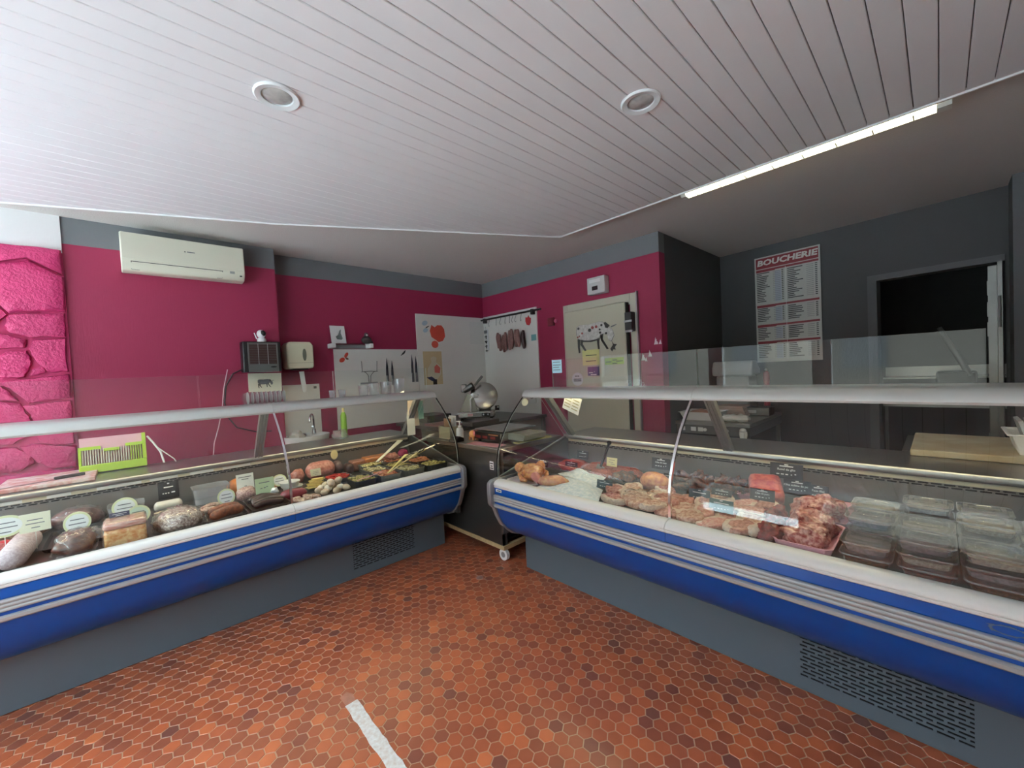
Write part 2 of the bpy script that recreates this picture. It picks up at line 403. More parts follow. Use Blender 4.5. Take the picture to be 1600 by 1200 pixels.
def stone_wall():
    w = struct('wall_stone', B(PIER_X-.3, PIER_X+.012, STREET_Y, -.31, 0, CEIL), STONEBACK, 'pink painted rough stone facing with white wall above')
    rr = random.Random(4)
    polys = list(ST)
    z = .06
    for row, h in enumerate((.26, .3, .3, .32, .3, .34, .3, .2)):   # the facing goes on to the left, out of view
        y = -.72
        while y > STREET_Y+.1:
            wd = rr.uniform(.22, .42); a = max(STREET_Y, y-wd)
            j = lambda: rr.uniform(-.025, .025)
            polys.append([(y-.02+j()*.3, z+j()), (a+.01, z+j()), (a+.01, min(2.5, z+h+j()-.02)), ((y+a)/2, min(2.51, z+h+.01)), (y-.02+j()*.3, min(2.5, z+h+j()-.02))])
            y = a
        z += h+.01
    for i, P in enumerate(polys):
        P = [(y, min(zz, 2.515)) for y, zz in P]
        cy = sum(p[0] for p in P)/len(P); cz = sum(p[1] for p in P)/len(P)
        hgt = rr.uniform(.02, .036); b = MB(); n = len(P)
        # subdivide the outline so the stone is rugged
        Q = []
        for k in range(n):
            p, q = P[k], P[(k+1) % n]
            for t in (0, .33, .66):
                jj = .006 if t else .002
                Q.append((p[0]+(q[0]-p[0])*t+rr.uniform(-jj, jj), p[1]+(q[1]-p[1])*t+rr.uniform(-jj, jj)))
        n = len(Q); X = PIER_X+.012
        rings = [(1.02, 0.0), (1.012, hgt*.7), (.965, hgt), (.6, hgt*1.1)]
        vs = []
        for s_, h in rings:
            for p in Q: vs.append((X+h+(rr.uniform(-.004, .004) if h > hgt*.8 else 0), min(-.312, cy+(p[0]-cy)*s_), cz+(p[1]-cz)*s_))
        vs.append((X+hgt*1.15, cy, cz))
        fs = []
        for r in range(3): fs += [(r*n+k, r*n+(k+1) % n, (r+1)*n+(k+1) % n, (r+1)*n+k) for k in range(n)]
        fs += [(3*n+k, 3*n+(k+1) % n, 4*n) for k in range(n)]
        b.add(vs, fs); rel(w, b).build('stone', PINKSTONE, w, smooth=True, sharp=50)
    return w
stone_wall()
# street wall behind the camera with the shop window
def street_wall():
    o = empty_struct('wall_street', 'street wall with the shop window and entrance')
    wm = MATS['offwhite_wall']; y0, y1 = STREET_Y-.1, STREET_Y
    edges = [-4.8, WIN[0][0], WIN[0][1], WIN[1][0], WIN[1][1], WIN[2][0], WIN[2][1], RIGHT_X+.1]
    for k in (0, 2, 4, 6): B(edges[k], edges[k+1], y0, y1, 0, CEIL).build('wall_panel', wm, o)
    for a, b, c, d in WIN:
        B(a, b, y0, y1, d, CEIL).build('lintel', wm, o)
        B(a, b, y0, y1, 0, c).build('sill_panel', wm, o)
        g = B(a, b, y0+.045, y0+.051, c, d).build('pane', GLASS_DOUBLE, o)
street_wall()
pv = mat('pavement', (152, 166, 172), .9, var=.15, vscale=2)
struct('pavement', B(-30, 30, -25, STREET_Y-.1, -.3, -.12), pv, 'street pavement outside the shop window')
fc = empty_struct('street_facade', 'unseen tall dark house front across the street, shaped to dim glass reflections', (0, -14, 0))
B(-30, 30, -1, 0, -.12, 8.0).build('front', mat('facade', (84, 80, 74), .9), fc)  # out of view; height and dark tone chosen to keep pane reflections dim
for k in range(14): B(-24+k*3.6, -22.8+k*3.6, 0, .04, 1.0, 3.0).build('window', mat('facade_window', (60, 62, 64), .5), fc)

# ------------------------------------------------------------------ ceiling
struct('ceiling', B(NICHE_X-.1, RIGHT_X+.1, STREET_Y-.1, 7.5, CEIL, CEIL+.1), PLASTER, 'plain plaster ceiling above the service side')
PZ = 2.73
def edge_y(x):
    pts = [(-4.80, -2.1), (-4.219, -.548), (-3.64, .919), (-2.507, 3.101)]
    if x >= pts[-1][0]: return 3.09
    for (a, b), (c, d) in zip(pts, pts[1:]):
        if a <= x <= c: return b+(d-b)*(x-a)/(c-a)
    return -2.1
def plank_ceiling():
    root = empty_struct('ceiling_planks', 'white painted tongue and groove plank ceiling', (0, 0, PZ))
    pts = [(-4.219,-.548), (-3.64,.919), (-2.507,3.101), (RIGHT_X,3.09)]
    MB().prism([(-4.7, STREET_Y)]+[(-4.219,-.548), (-3.64,.919), (-2.507,3.096), (RIGHT_X,3.085), (RIGHT_X, STREET_Y)], .0135, .043).build('backing', GAP, root)
    pitch = .0922; x0 = -.6327; gap = .0038
    k0 = int((-4.78-x0)/pitch)
    k = k0
    while x0+k*pitch < RIGHT_X-.02:
        a = x0+k*pitch+gap/2; b = min(x0+(k+1)*pitch-gap/2, RIGHT_X); k += 1
        ya, yb = edge_y(a), edge_y(b)
        if max(ya, yb) < STREET_Y+.05: continue
        ya = max(ya, STREET_Y+.01); yb = max(yb, STREET_Y+.01)
        c = .0025
        vs = [(a,STREET_Y,.013),(b,STREET_Y,.013),(b,yb,.013),(a,ya,.013),(a,STREET_Y,c),(b,STREET_Y,c),(b,yb,c),(a,ya,c),(a+c,STREET_Y,0),(b-c,STREET_Y,0),(b-c,yb,0),(a+c,ya,0)]
        fs = [(0,1,2,3),(0,1,5,4),(1,2,6,5),(2,3,7,6),(3,0,4,7),(4,5,9,8),(5,6,10,9),(6,7,11,10),(7,4,8,11),(8,9,10,11)]
        MB().add(vs, fs).build('plank', PLANK, root)
    tr = [(-4.78,-2.0)]+pts
    for (a, b), (c, d) in zip(tr, tr[1:]):
        v = Vector((c-a, d-b, 0)); n = Vector((-v.y, v.x, 0)).normalized()*.012
        MB().prism([(a,b),(c,d),(c+n.x,d+n.y),(a+n.x,b+n.y)], -.008, .045).build('edge_trim', WHITE, root)
plank_ceiling()

# ------------------------------------------------------------------ ceiling lamps
def spot(x, y, label):
    t = thing('recessed_spotlight', label, 'ceiling light', (x, y, PZ), 0, 'recessed ceiling spotlights')
    MB().lathe([(.062,.0), (.064,-.006), (.088,-.010), (.094,-.004), (.094,0)], n=36).build('ring', mat('lamp_ring', (226, 230, 232), .35), t, smooth=True)
    MB().lathe([(.001,-.008), (.025,-.007), (.045,-.0045), (.057,-.0015), (.0615,.0005), (.0615,.004), (.001,.004)], n=32).build('lens', mat('lamp_lens', (196, 194, 190), .25, .0, var=.35, vscale=30, coat=.6), t, smooth=True)
spot(-2.016, .551, 'white recessed spotlight in the plank ceiling nearer the stone wall')
spot(-.984, 1.881, 'white recessed spotlight in the plank ceiling nearer the tube light')
def tube_light():
    t = thing('fluorescent_light', 'long lit fluorescent ceiling light beside the plank ceiling edge', 'ceiling light', (-.64, 3.165, CEIL))
    B(-.70, .70, -.045, .045, -.018, 0).build('housing', WHITE, t)
    em = mat('lit_diffuser', (250, 248, 220), .4, emit=(255, 250, 214), es=2.4)
    MB().prism([(-.036,-.018), (-.040,-.05), (-.028,-.062), (.028,-.062), (.040,-.05), (.036,-.018)], -.665, .645, 'x').build('diffuser', em, t)
    for a, b in ((-.70,-.665), (.645,.70)):
        MB().prism([(-.042,-.018), (-.045,-.05), (-.03,-.066), (.03,-.066), (.045,-.05), (.042,-.018)], a, b, 'x').build('end_cap', mat('lamp_cap', (206, 208, 200), .4), t)
    for k in range(8): B(-.6+k*.165, -.594+k*.165, -.0405, .0405, -.0635, -.0618).build('lamella', mat('lamella', (226, 226, 210), .5), t)
tube_light()

# ------------------------------------------------------------------ refrigerated display counters
GP = [(.200,.700), (.199,.76), (.194,.83), (.178,.90), (.146,.97), (.100,1.045), (.045,1.12), (-.028,1.195), (-.093,1.255)]   # curved front glass (u, z)
def counter(name, label, loc, P, vent, panes, sign, L):
    """P maps (s along the counter from its free end, u towards the customer, z) to local coordinates."""
    t = thing(name, label, 'display counter', loc)
    def ext(nm, prof, s0, s1, m, smooth=False, bevel=0.0, parent=t):
        n = len(prof); b = MB()
        b.add([P(s0,u,z) for u, z in prof]+[P(s1,u,z) for u, z in prof], [tuple(range(n)), tuple(range(n,2*n))]+[(i,(i+1)%n,(i+1)%n+n,i+n) for i in range(n)])
        return b.build(nm, m, parent, smooth, bevel)
    def bx(nm, s0, s1, u0, u1, z0, z1, m, parent=t, bevel=0.0): return ext(nm, [(u0,z0),(u1,z0),(u1,z1),(u0,z1)], s0, s1, m, bevel=bevel, parent=parent)
    SEAM = 1.262
    # plinth with a ventilation grille
    bx('plinth', .045, L-.045, -.86, -.012, .0, .30, BASEGREY)
    v0, v1 = vent; za, zb = .058, .256
    fp = bx('front_panel', .05, v0, -.012, 0, .004, .285, BASEGREY)
    bx('front_panel', v1, L-.05, -.012, 0, .004, .285, BASEGREY)
    bx('vent_shade_sheet', v0, v1, -.0118, -.006, .004, .285, SLOTSHADE)  # black sheet painted as the shade behind the grille
    g = MB(); rows = 12; rp = (zb-za)/rows; sl = .044; gap = .0095; h = rp*.45
    def gb(s0, s1, z0, z1):
        if s1-s0 < 1e-4: return
        g.add([P(s0,-.003,z0),P(s1,-.003,z0),P(s1,0,z0),P(s0,0,z0),P(s0,-.003,z1),P(s1,-.003,z1),P(s1,0,z1),P(s0,0,z1)], [(0,3,2,1),(4,5,6,7),(0,1,5,4),(1,2,6,5),(2,3,7,6),(3,0,4,7)])
    gb(v0, v1, .004, za); gb(v0, v1, zb, .285)
    for r in range(rows):
        z = za+r*rp
        gb(v0, v1, z, z+rp-h)
        s = v0-(0 if r % 2 else (sl+gap)/2); last = v0
        while s < v1:
            a, b = max(v0, s), min(v1, s+gap)
            if b > a: gb(a, b, z+rp-h, z+rp)
            s += sl+gap
    g.build('vent_grille', BASEGREY, t, weld=False)
    # body
    ext('tank', [(-.585,.285), (.0,.285), (.09,.33), (.16,.42), (.188,.52), (.188,.665), (-.585,.665)], .03, L-.03, ALUGREY)
    bx('rear_body', .03, L-.03, -.975, -.587, .285, .884, DARKSTEEL)
    cur = [(-.005,.268), (.05,.276), (.10,.296), (.15,.335), (.19,.382), (.222,.44), (.246,.515)]
    ext('lower_panel', cur+[(.225,.515), (.20,.44), (.17,.39), (.13,.345), (.09,.31), (.045,.290), (-.005,.285)], .03, L, BLUE, smooth=True)
    ext('bumper', [(.20,.515), (.262,.515), (.270,.522), (.270,.535), (.262,.541), (.20,.541)], .03, L, ALU, smooth=True)
    bx('stripe', .03, L, .20, .258, .5415, .556, BLUE)
    rid = [(.20,.5565), (.262,.5565)]
    for k in range(3):
        z = .5575+k*.0168; rid += [(.268,z+.002), (.2695,z+.007), (.268,z+.0125), (.265,z+.0148)]
    rid += [(.262,.607), (.20,.607)]
    ext('ridged_bumper', rid, .03, L, ALU, smooth=True)
    for a, b in ((.03, SEAM-.001), (SEAM+.001, L)):
        ext('upper_panel', [(.20,.6075), (.254,.6075), (.256,.612), (.252,.652), (.20,.652)], a, b, BLUE)
        ext('rim', [(.19,.6525), (.253,.6525), (.259,.657), (.2595,.665), (.256,.668), (.262,.672), (.2615,.680), (.252,.694), (.236,.702), (.215,.706), (.19,.703)], a, b, RIM, smooth=True)
    cap = [(.205,.712), (.268,.706), (.292,.690), (.297,.672), (.297,.548), (.286,.528), (.262,.508), (.236,.44), (.203,.378), (.158,.325), (.103,.283), (.05,.262), (-.03,.256), (-.03,.712)]
    for a, b in ((-.004, .03), (L, L+.034)):
        ext('end_cap', cap, a, b, ALUGREY, bevel=.004)
        ext('end_wall', [(.189,.30), (.189,.712), (-.57,.898), (-.975,.898), (-.975,.30)], a+.004, b-.004, DARKSTEEL)
    if sign < 0:
        bx('logo_plate', .045, .10, .2545, .2565, .628, .646, PAPER); bx('logo_lettering', .056, .094, .2566, .2570, .633, .641, INKSOFT)
        sc = MB()
        for k in range(16):
            a0 = 2*PI*k/16; a1 = 2*PI*(k+1)/16
            q = [(2.292+.040*math.cos(a)*w, .632+.014*math.sin(a)*w) for a, w in ((a0,1),(a1,1+.15*math.sin(k*2.3)),(a1,.8),(a0,.78))]
            sc.add([P(s_, .2545, z_) for s_, z_ in q]+[P(s_, .2566, z_) for s_, z_ in q], [(0,1,2,3),(4,5,6,7),(0,1,5,4),(1,2,6,5),(2,3,7,6),(3,0,4,7)])
        sc.build('scuff_mark', mat('scuff', (92, 108, 132), .6), t, weld=False)
    # interior
    bx('deck', .03, L-.002, -.57, .188, .666, .680, DECKM)
    bx('back_wall', .03, L-.002, -.586, -.570, .6805, .830, INNER)
    s_ = MB()
    def sb(s0, s1, z0, z1):
        s_.add([P(s0,-.572,z0),P(s1,-.572,z0),P(s1,-.567,z0),P(s0,-.567,z0),P(s0,-.572,z1),P(s1,-.572,z1),P(s1,-.567,z1),P(s0,-.567,z1)], [(0,3,2,1),(4,5,6,7),(0,1,5,4),(1,2,6,5),(2,3,7,6),(3,0,4,7)])
    for a, b in ((.06, SEAM-.08), (SEAM+.02, L-.08)):
        for r, z in enumerate((.8325, .8435)):
            s = a+(0 if r else .021)
            while s < b: sb(s, s+.008, z, z+.0085); s += .042
    for z0, z1 in ((.830,.8325), (.841,.8435), (.852,.854)): sb(.03, L-.002, z0, z1)
    s_.build('air_slots', INNER, t, weld=False)
    bx('slot_shade_sheet', .03, L-.002, -.5865, -.5722, .830, .854, SLOTSHADE)  # black sheet in place of the shade deep in the air slots
    ext('price_rail', [(-.586,.8545), (-.567,.8545), (-.560,.8755), (-.586,.8755)], .04, L-.002, mat('price_rail', (222, 214, 186), .4))
    ext('worktop', [(-.555,.876), (-.551,.882), (-.552,.904), (-.558,.911), (-1.0,.911), (-1.004,.906), (-1.004,.885), (-.575,.885), (-.575,.876)], .0, L+.03, STEEL, smooth=True)
    # glass
    off = [(u-.0055, z-.002) for u, z in GP]
    for a, b in ((.002, SEAM-.004), (SEAM+.004, L+.03)):
        n = len(GP); m = MB(); prof = GP+off[::-1]; k = len(prof)
        vs = [P(a,u,z) for u, z in prof]+[P(b,u,z) for u, z in prof]
        m.add(vs, [(i,(i+1)%k,(i+1)%k+k,i+k) for i in range(k) if i not in (n-1, k-1)])
        m.add(vs, [(i,(i+1)%k,(i+1)%k+k,i+k) for i in (n-1, k-1)], 1)
        m.add(vs, [(i,i+1,k-2-i,k-1-i) for i in range(n-1)]+[(k+i,k+i+1,k+k-2-i,k+k-1-i) for i in range(n-1)], 2)
        m.build('front_glass', [GLASS, EDGE, BLACK if a < .1 else CHROME], t, smooth=True)
    m = MB(); G2 = [(u+.004, z) for u, z in GP]; G3 = [(u-.012, z-.004) for u, z in GP][::-1]; pr = G2+G3; k = len(pr)
    m.add([P(SEAM-.006,u,z) for u, z in pr]+[P(SEAM+.006,u,z) for u, z in pr], [(i,(i+1)%k,(i+1)%k+k,i+k) for i in range(k)]+[(i,i+1,k-2-i,k-1-i) for i in range(len(GP)-1)]+[(k+i,k+i+1,k+k-2-i,k+k-1-i) for i in range(len(GP)-1)])
    m.build('glass_joint', CHROME, t, smooth=True)
    for a in (.008, L+.012):
        poly = GP+[(-.19,1.255), (-.26,1.255), (-.55,.902), (-.50,.882), (.188,.715)]
        n = len(poly); m = MB(); m.add([P(a,u,z) for u, z in poly]+[P(a+.005,u,z) for u, z in poly], [tuple(range(n)), tuple(range(n,2*n))])
        m.add([P(a,u,z) for u, z in poly]+[P(a+.005,u,z) for u, z in poly], [(i,(i+1)%n,(i+1)%n+n,i+n) for i in range(n)], 1)
        m.build('side_glass', [GLASS, EDGE], t)
    for a in (-.004, L+.030):
        m = MB(); G2 = [(u+.003, z) for u, z in GP]; G3 = [(u-.009, z-.003) for u, z in GP][::-1]; pr = G2+G3; k = len(pr)
        m.add([P(a,u,z) for u, z in pr]+[P(a+.006,u,z) for u, z in pr], [(i,(i+1)%k,(i+1)%k+k,i+k) for i in range(k)]+[(i,i+1,k-2-i,k-1-i) for i in range(len(GP)-1)]+[(k+i,k+i+1,k+k-2-i,k+k-1-i) for i in range(len(GP)-1)])
        m.build('edge_seal', BLACK, t, smooth=True)
    # posts, rail and lamp
    for s in (.045, SEAM-.012, L-.07):
        a = (-.578,.908); b = (-.262,1.290)
        d = Vector((b[0]-a[0], b[1]-a[1])).normalized(); nx = Vector((d.y,-d.x))
        m = MB()
        for s0, s1, th in ((s, s+.012, .022), (s+.012, s+.020, .016), (s+.020, s+.032, .022), (s+.032, s+.040, .016), (s+.040, s+.052, .022)):
            pr = [(a[0]-nx.x*.012, a[1]-nx.y*.012), (b[0]-nx.x*.012, b[1]-nx.y*.012), (b[0]+nx.x*th, b[1]+nx.y*th), (a[0]+nx.x*th, a[1]+nx.y*th)]
            m.add([P(s0,u,z) for u, z in pr]+[P(s1,u,z) for u, z in pr], [(0,1,2,3),(4,5,6,7)]+[(i,(i+1)%4,(i+1)%4+4,i+4) for i in range(4)])
        m.build('post', ALUGREY, t, weld=False)
    for a, b in ((.0, SEAM-.0008), (SEAM+.0008, L+.03)):
        ext('rail', [(-.092,1.252), (-.088,1.262), (-.094,1.280), (-.110,1.297), (-.132,1.308), (-.165,1.3135), (-.40,1.3135), (-.40,1.303), (-.18,1.303), (-.150,1.296), (-.126,1.283), (-.116,1.262), (-.115,1.252)], a, b, RAILM, smooth=True)
    lampm = mat('counter_lamp', (255, 246, 214), .4, emit=(255, 240, 196), es=15.0)
    for a, b in ((.09, SEAM-.07), (SEAM+.07, L-.09)):
        m = MB(); m.tube([P(a,-.235,1.284), P(b,-.235,1.284)], .012, 10); m.build('lamp_tube', lampm, t, smooth=True)
        for e in (a-.03, b): bx('lamp_holder', e, e+.03, -.255, -.215, 1.266, 1.303, WHITE)
    # upright glass panes on the rail
    for a, b in panes:
        m = MB(); u0, u1, z0, z1 = -.196, -.190, 1.3138, 1.522
        vs = [P(s,u,z) for s in (a,b) for u in (u0,u1) for z in (z0,z1)]
        m.add(vs, [(0,1,5,4),(2,3,7,6)]); m.add(vs, [(0,1,3,2),(4,5,7,6),(1,3,7,5),(0,2,6,4)], 1)
        m.build('upright_pane', [GLASS, EDGE], t)
    return t
CA = counter('charcuterie_counter', 'blue and white refrigerated counter of cold cuts along the pink wall', (-2.948, 1.945, 0),
        lambda s, u, z: (u, -s, z), (.335, .835), ((.028,.827), (.832,1.636), (1.641,2.45)), 1, 2.9)
CB = counter('meat_counter', 'blue and white refrigerated counter of raw meat at the right', (-2.165, 2.054, 0),
        lambda s, u, z: (s, -u, z), (1.731, 2.233), ((.221,1.256), (1.261,2.28)), -1, 2.53)

# ------------------------------------------------------------------ things on the pink walls
def bars(rows, y_up, m, parent, face, name='printed_lines', seed=1, h=.006, depth=.0006):
    """Rows of small printed bars: (x0, x1, y) in the card's own plane; face(x, y, d) -> local point."""
    b = MB()
    for x0, x1, y in rows:
        vs = [face(x, yy, d) for d in (0, depth) for x, yy in ((x0,y),(x1,y),(x1,y+h),(x0,y+h))]
        b.add(vs, [(0,1,2,3),(4,5,6,7),(0,1,5,4),(1,2,6,5),(2,3,7,6),(3,0,4,7)])
    return b.build(name, m, parent, kind='stuff', weld=False)
def flat(poly, m, parent, face, name, d0=0.0, d1=.001):
    n = len(poly); b = MB()
    b.add([face(x,y,d0) for x, y in poly]+[face(x,y,d1) for x, y in poly], [tuple(range(n)), tuple(range(n,2*n))]+[(i,(i+1)%n,(i+1)%n+n,i+n) for i in range(n)])
    return b.build(name, m, parent)
def rect(x0, x1, y0, y1): return [(x0,y0),(x1,y0),(x1,y1),(x0,y1)]
def oval(cx, cy, rx, ry, n=24, rot=0): return [(cx+rx*math.cos(2*PI*k/n)*math.cos(rot)-ry*math.sin(2*PI*k/n)*math.sin(rot), cy+rx*math.cos(2*PI*k/n)*math.sin(rot)+ry*math.sin(2*PI*k/n)*math.cos(rot)) for k in range(n)]
FX = lambda x, y, d: (d, x, y)        # on a wall that faces +x: x runs along +y
FY = lambda x, y, d: (x, -d, y)       # on a wall that faces -y

def air_conditioner():
    t = thing('air_conditioner', 'cream split air conditioner high on the pink pier', 'air conditioner', (PIER_X, .41, 2.385))
    prof = [(0,.015), (.06,.0), (.15,.006), (.195,.045), (.205,.08), (.19,.285), (.175,.295), (0,.295)]
    MB().prism(prof, -.405, .405, 'y').build('body', ACM, t, bevel=.008)
    MB().prism([(.192,.095), (.212,.085), (.203,.235), (.196,.292), (.188,.293), (.19,.2)], -.400, .400, 'y').build('front_cover', ACM, t, bevel=.004)
    FL = lambda x, y, d: (.150+.055*y/.07+d*.8, x, .006+.066*y/.07-d*.6)
    flat(rect(-.345,.235,.012,.066), ACM, t, FL, 'air_flap', -.004, .004)
    for q in (rect(-.349,.239,.066,.0685), rect(-.349,-.345,.012,.066), rect(.235,.239,.012,.066), rect(-.345,-.30,.009,.012), rect(.20,.235,.009,.012)): flat(q, INK, t, FL, 'flap_gap', -.004, .0032)
    flat(rect(.29,.325,.055,.075), mat('display_grey', (150,152,148), .3), t, lambda x,y,d: (.202+d,x,y), 'display', 0, .004)
    flat(rect(.362,.38,.036,.046), BLACK, t, lambda x,y,d: (.196+d,x,y), 'indicator', 0, .006)
    flat([(-.02,.19),(-.008,.19),(-.014,.20)], INK, t, lambda x,y,d: (.2045+d,x,y), 'logo', 0, .004)
    bars([(0,.052,.191)], 0, INKSOFT, t, lambda x,y,d: (.2045+d,x,y), 'logo_lettering', h=.006, depth=.004)
air_conditioner()

def heater():
    t = thing('electric_heater', 'small black electric heater with wire grille on the pier edge', 'heater', (PIER_X+.001, .925, 1.565))
    B(0, .12, -.158, .158, 0, .285).build('case', BLACK, t, bevel=.01)
    fr = mat('heater_frame', (112, 114, 112), .4, .5)
    b = MB()
    for a in (rect(-.118,.128,.0,.075), rect(-.118,.128,.262,.275), rect(-.118,-.108,.075,.262), rect(.118,.128,.075,.262)):
        b.add([FX(x,y,.118) for x, y in a]+[FX(x,y,.132) for x, y in a], [(0,1,2,3),(4,5,6,7),(0,1,5,4),(1,2,6,5),(2,3,7,6),(3,0,4,7)])
    b.build('front_frame', fr, t)
    flat(rect(-.108,.118,.075,.262), mat('heater_inside', (64, 34, 30), .6), t, FX, 'reflector', .119, .1205)
    for k in range(12): MB().tube([(.129,-.108,.085+k*.0155), (.129,.118,.085+k*.0155)], .0011, 5).build('grille_wire', fr, t)
    for y in (-.035,.043): MB().tube([(.131,y,.07), (.131,y,.265)], .002, 6).build('grille_bar', ALU, t)
    flat(oval(.085,.045,.026,.007), INK, t, FX, 'badge', .131, .1335)
    c = thing('security_camera', 'white round security camera standing on the black heater', 'camera', (PIER_X+.075, .935, 1.8505))
    MB().lathe([(.001,0), (.036,0), (.038,.012), (.035,.030), (.028,.038), (.001,.038)], n=24).build('base', WHITE, c, smooth=True)
    MB().ell((0,0,.075), (.040,.038,.040), 20, 14).build('head', WHITE, c, smooth=True)
    MB().ell((.0215,.008,.080), (.024,.026,.028), 18, 12).build('lens_face', BLACK, c, smooth=True)
    MB().cyl((-.01,-.038,.03), (-.012,-.055,.085), .005, .004, 8).build('antenna', WHITE, c, smooth=True)
    s = thing('cow_drawing', 'cream paper with a small cow drawing under the heater', 'paper sheet', (PIER_X+.012, .955, 1.37))
    flat([(-.14,.01),(.14,0),(.142,.183),(-.138,.188)], mat('cream_paper', (230,226,204), .7), s, FX, 'sheet', -.011, .0)
    cow_print(s, lambda x, y, d: (.0005+d, x*.26, .085+y*.26), mini=True)
def cow_print(parent, face, mini=False):
    """Side view of a grazing cow about 0.5 wide: white patched coat, dark legs, lowered head."""
    coat = INKSOFT if mini else mat('cow_white', (228, 226, 222), .6, var=.3, vscale=30, col2=(176,172,168))
    dark = mat('cow_dark', (52, 50, 48), .6); red = mat('cow_red', (150, 72, 66), .6)
    body = [(-.24,.13),(-.20,.155),(-.06,.15),(.06,.165),(.11,.16),(.17,.12),(.235,.06),(.25,.0),(.215,-.06),(.18,-.04),(.165,.02),(.11,.03),(.07,-.02),(-.07,-.03),(-.17,-.02),(-.22,.0),(-.245,.06)]
    if not mini: flat([(x*1.02, y*1.035-.004) for x, y in body], INKSOFT, parent, face, 'cow_outline', 0, .0008)
    flat(body, coat, parent, face, 'cow_body', 0, .0012)
    if not mini: flat([(-.17,-.022),(-.07,-.033),(.07,-.022),(.072,-.032),(-.05,-.05),(-.17,-.04)], dark, parent, face, 'cow_belly', 0, .0016)
    for p in ([(-.235,.0),(-.19,-.01),(-.205,-.10),(-.20,-.16),(-.225,-.165),(-.235,-.09)], [(-.185,-.01),(-.15,-.015),(-.165,-.06),(-.115,-.14),(-.14,-.145),(-.195,-.07)],
              [(.03,-.015),(.07,-.01),(.06,-.08),(.065,-.135),(.04,-.135),(.035,-.08)], [(.075,.02),(.12,.03),(.11,-.03),(.18,-.14),(.155,-.145),(.085,-.04)]):
        flat(p, dark, parent, face, 'cow_leg', 0, .0012)
    flat([(.13,.145),(.15,.155),(.205,.11),(.18,.085),(.15,.09)], dark, parent, face, 'cow_ear', .0012, .0022)
    flat([(.215,.10),(.29,.115),(.285,.105),(.225,.085)], INKSOFT, parent, face, 'cow_horn', .0, .0022)
    if not mini:
        flat([(.20,-.145),(.235,-.105),(.225,-.06),(.245,-.095),(.285,-.10),(.258,-.13),(.268,-.16),(.24,-.15),(.222,-.175)], dark, parent, face, 'star', .0012, .0022)
        for k, (x, y, r, m) in enumerate([(-.215,.12,.017,dark),(-.165,.06,.014,red),(-.06,.085,.022,dark),(-.02,.11,.02,red),(.03,.115,.018,red),(.075,.08,.013,dark),(.078,.045,.014,dark),(-.205,.03,.01,red),(.10,.125,.015,dark),(.155,.03,.015,dark),(-.23,.02,.012,red)]):
            flat(oval(x,y,r,r*.9,10), m, parent, face, 'coat_patch', .0012, .002)
heater()

def towel_dispenser():
    t = thing('towel_dispenser', 'cream paper towel dispenser with oval window above the basin', 'towel dispenser', (NICHE_X, 1.285, 1.59))
    MB().prism([(-.125,.02),(-.11,0),(.11,0),(.125,.02),(.125,.235),(.10,.272),(-.10,.272),(-.125,.235)], .0, .215, 'x').build('body', CREAM, t, bevel=.018)
    flat(oval(.035,.14,.018,.062), mat('dispenser_window', (120,120,104), .25), t, FX, 'window', .214, .218)
    B(.213,.2165,-.124,.124,.056,.060).build('seam', mat('darker_cream', (186,178,148), .5), t)  # seam strip in a darker cream than the body
    B(.07,.19,-.07,.07,-.012,.002).build('outlet', BLACK, t)
    MB().prism([(.0,-.03),(.045,-.028),(.06,-.21),(.05,-.245),(.028,-.25),(.018,-.23)], .12, .128, 'x').build('paper_towel', PAPER, t)
towel_dispenser()
def basin():
    t = thing('hand_basin', 'white hand basin with chrome swan neck tap behind the counter', 'basin', (NICHE_X, 1.30, .0))
    B(0,.012,-.15,.21,.80,1.425).build('splashback', mat('splashback', (230,228,222), .35), t)
    flat(rect(.15,.18,1.375,1.40), mat('sticker_grey', (110,112,108), .6), t, FX, 'sticker', .0121, .0135)
    m = MB(); n = 24
    def ring(rx, ry, z): return [(.015+max(0,math.cos(2*PI*k/n)*rx+rx*.9), math.sin(2*PI*k/n)*ry, z) for k in range(n)]
    R_ = [ring(.15,.15,.70), ring(.19,.20,.80), ring(.20,.215,.905), ring(.185,.20,.905), ring(.16,.17,.80), ring(.12,.12,.75)]
    vs = [p for r in R_ for p in r]; fs = [(i*n+k,i*n+(k+1)%n,(i+1)*n+(k+1)%n,(i+1)*n+k) for i in range(5) for k in range(n)]
    fs += [tuple(range(n)), tuple(5*n+k for k in range(n))]
    m.add(vs, fs).build('bowl', WHITE, t, smooth=True)
    B(.005,.03,-.05,.05,.3,.72).build('bracket', ALUGREY, t)
    p = [(.10,.10,.90)]+[(.10,.10,.94),(.10,.10,1.05)]+[(.10+.055*(1-math.cos(a)),.10-.035*(1-math.cos(a)),1.05+.06*math.sin(a)) for a in [k*PI/8 for k in range(1,9)]]+[(.21,.03,1.03)]
    MB().tube(p, .010, 10).build('tap_spout', CHROME, t, smooth=True)
    MB().cyl((.10,.10,.895),(.10,.10,.95),.022,.018).build('tap_body', CHROME, t, smooth=True)
    MB().cyl((.10,.10,.945),(.19,.06,.985),.008,.011,8).build('tap_lever', CHROME, t, smooth=True)
    c = MB(); c.ell((NICHE_X+.16,1.21,.90),(.07,.07,.05),16,10,.5,22,3,flat=.86)
    tag(c.build('crumpled_cloth', mat('pale_cloth', (214,210,200), .8), smooth=True), 'crumpled pale cloth lying in the hand basin', 'cloth')
basin()
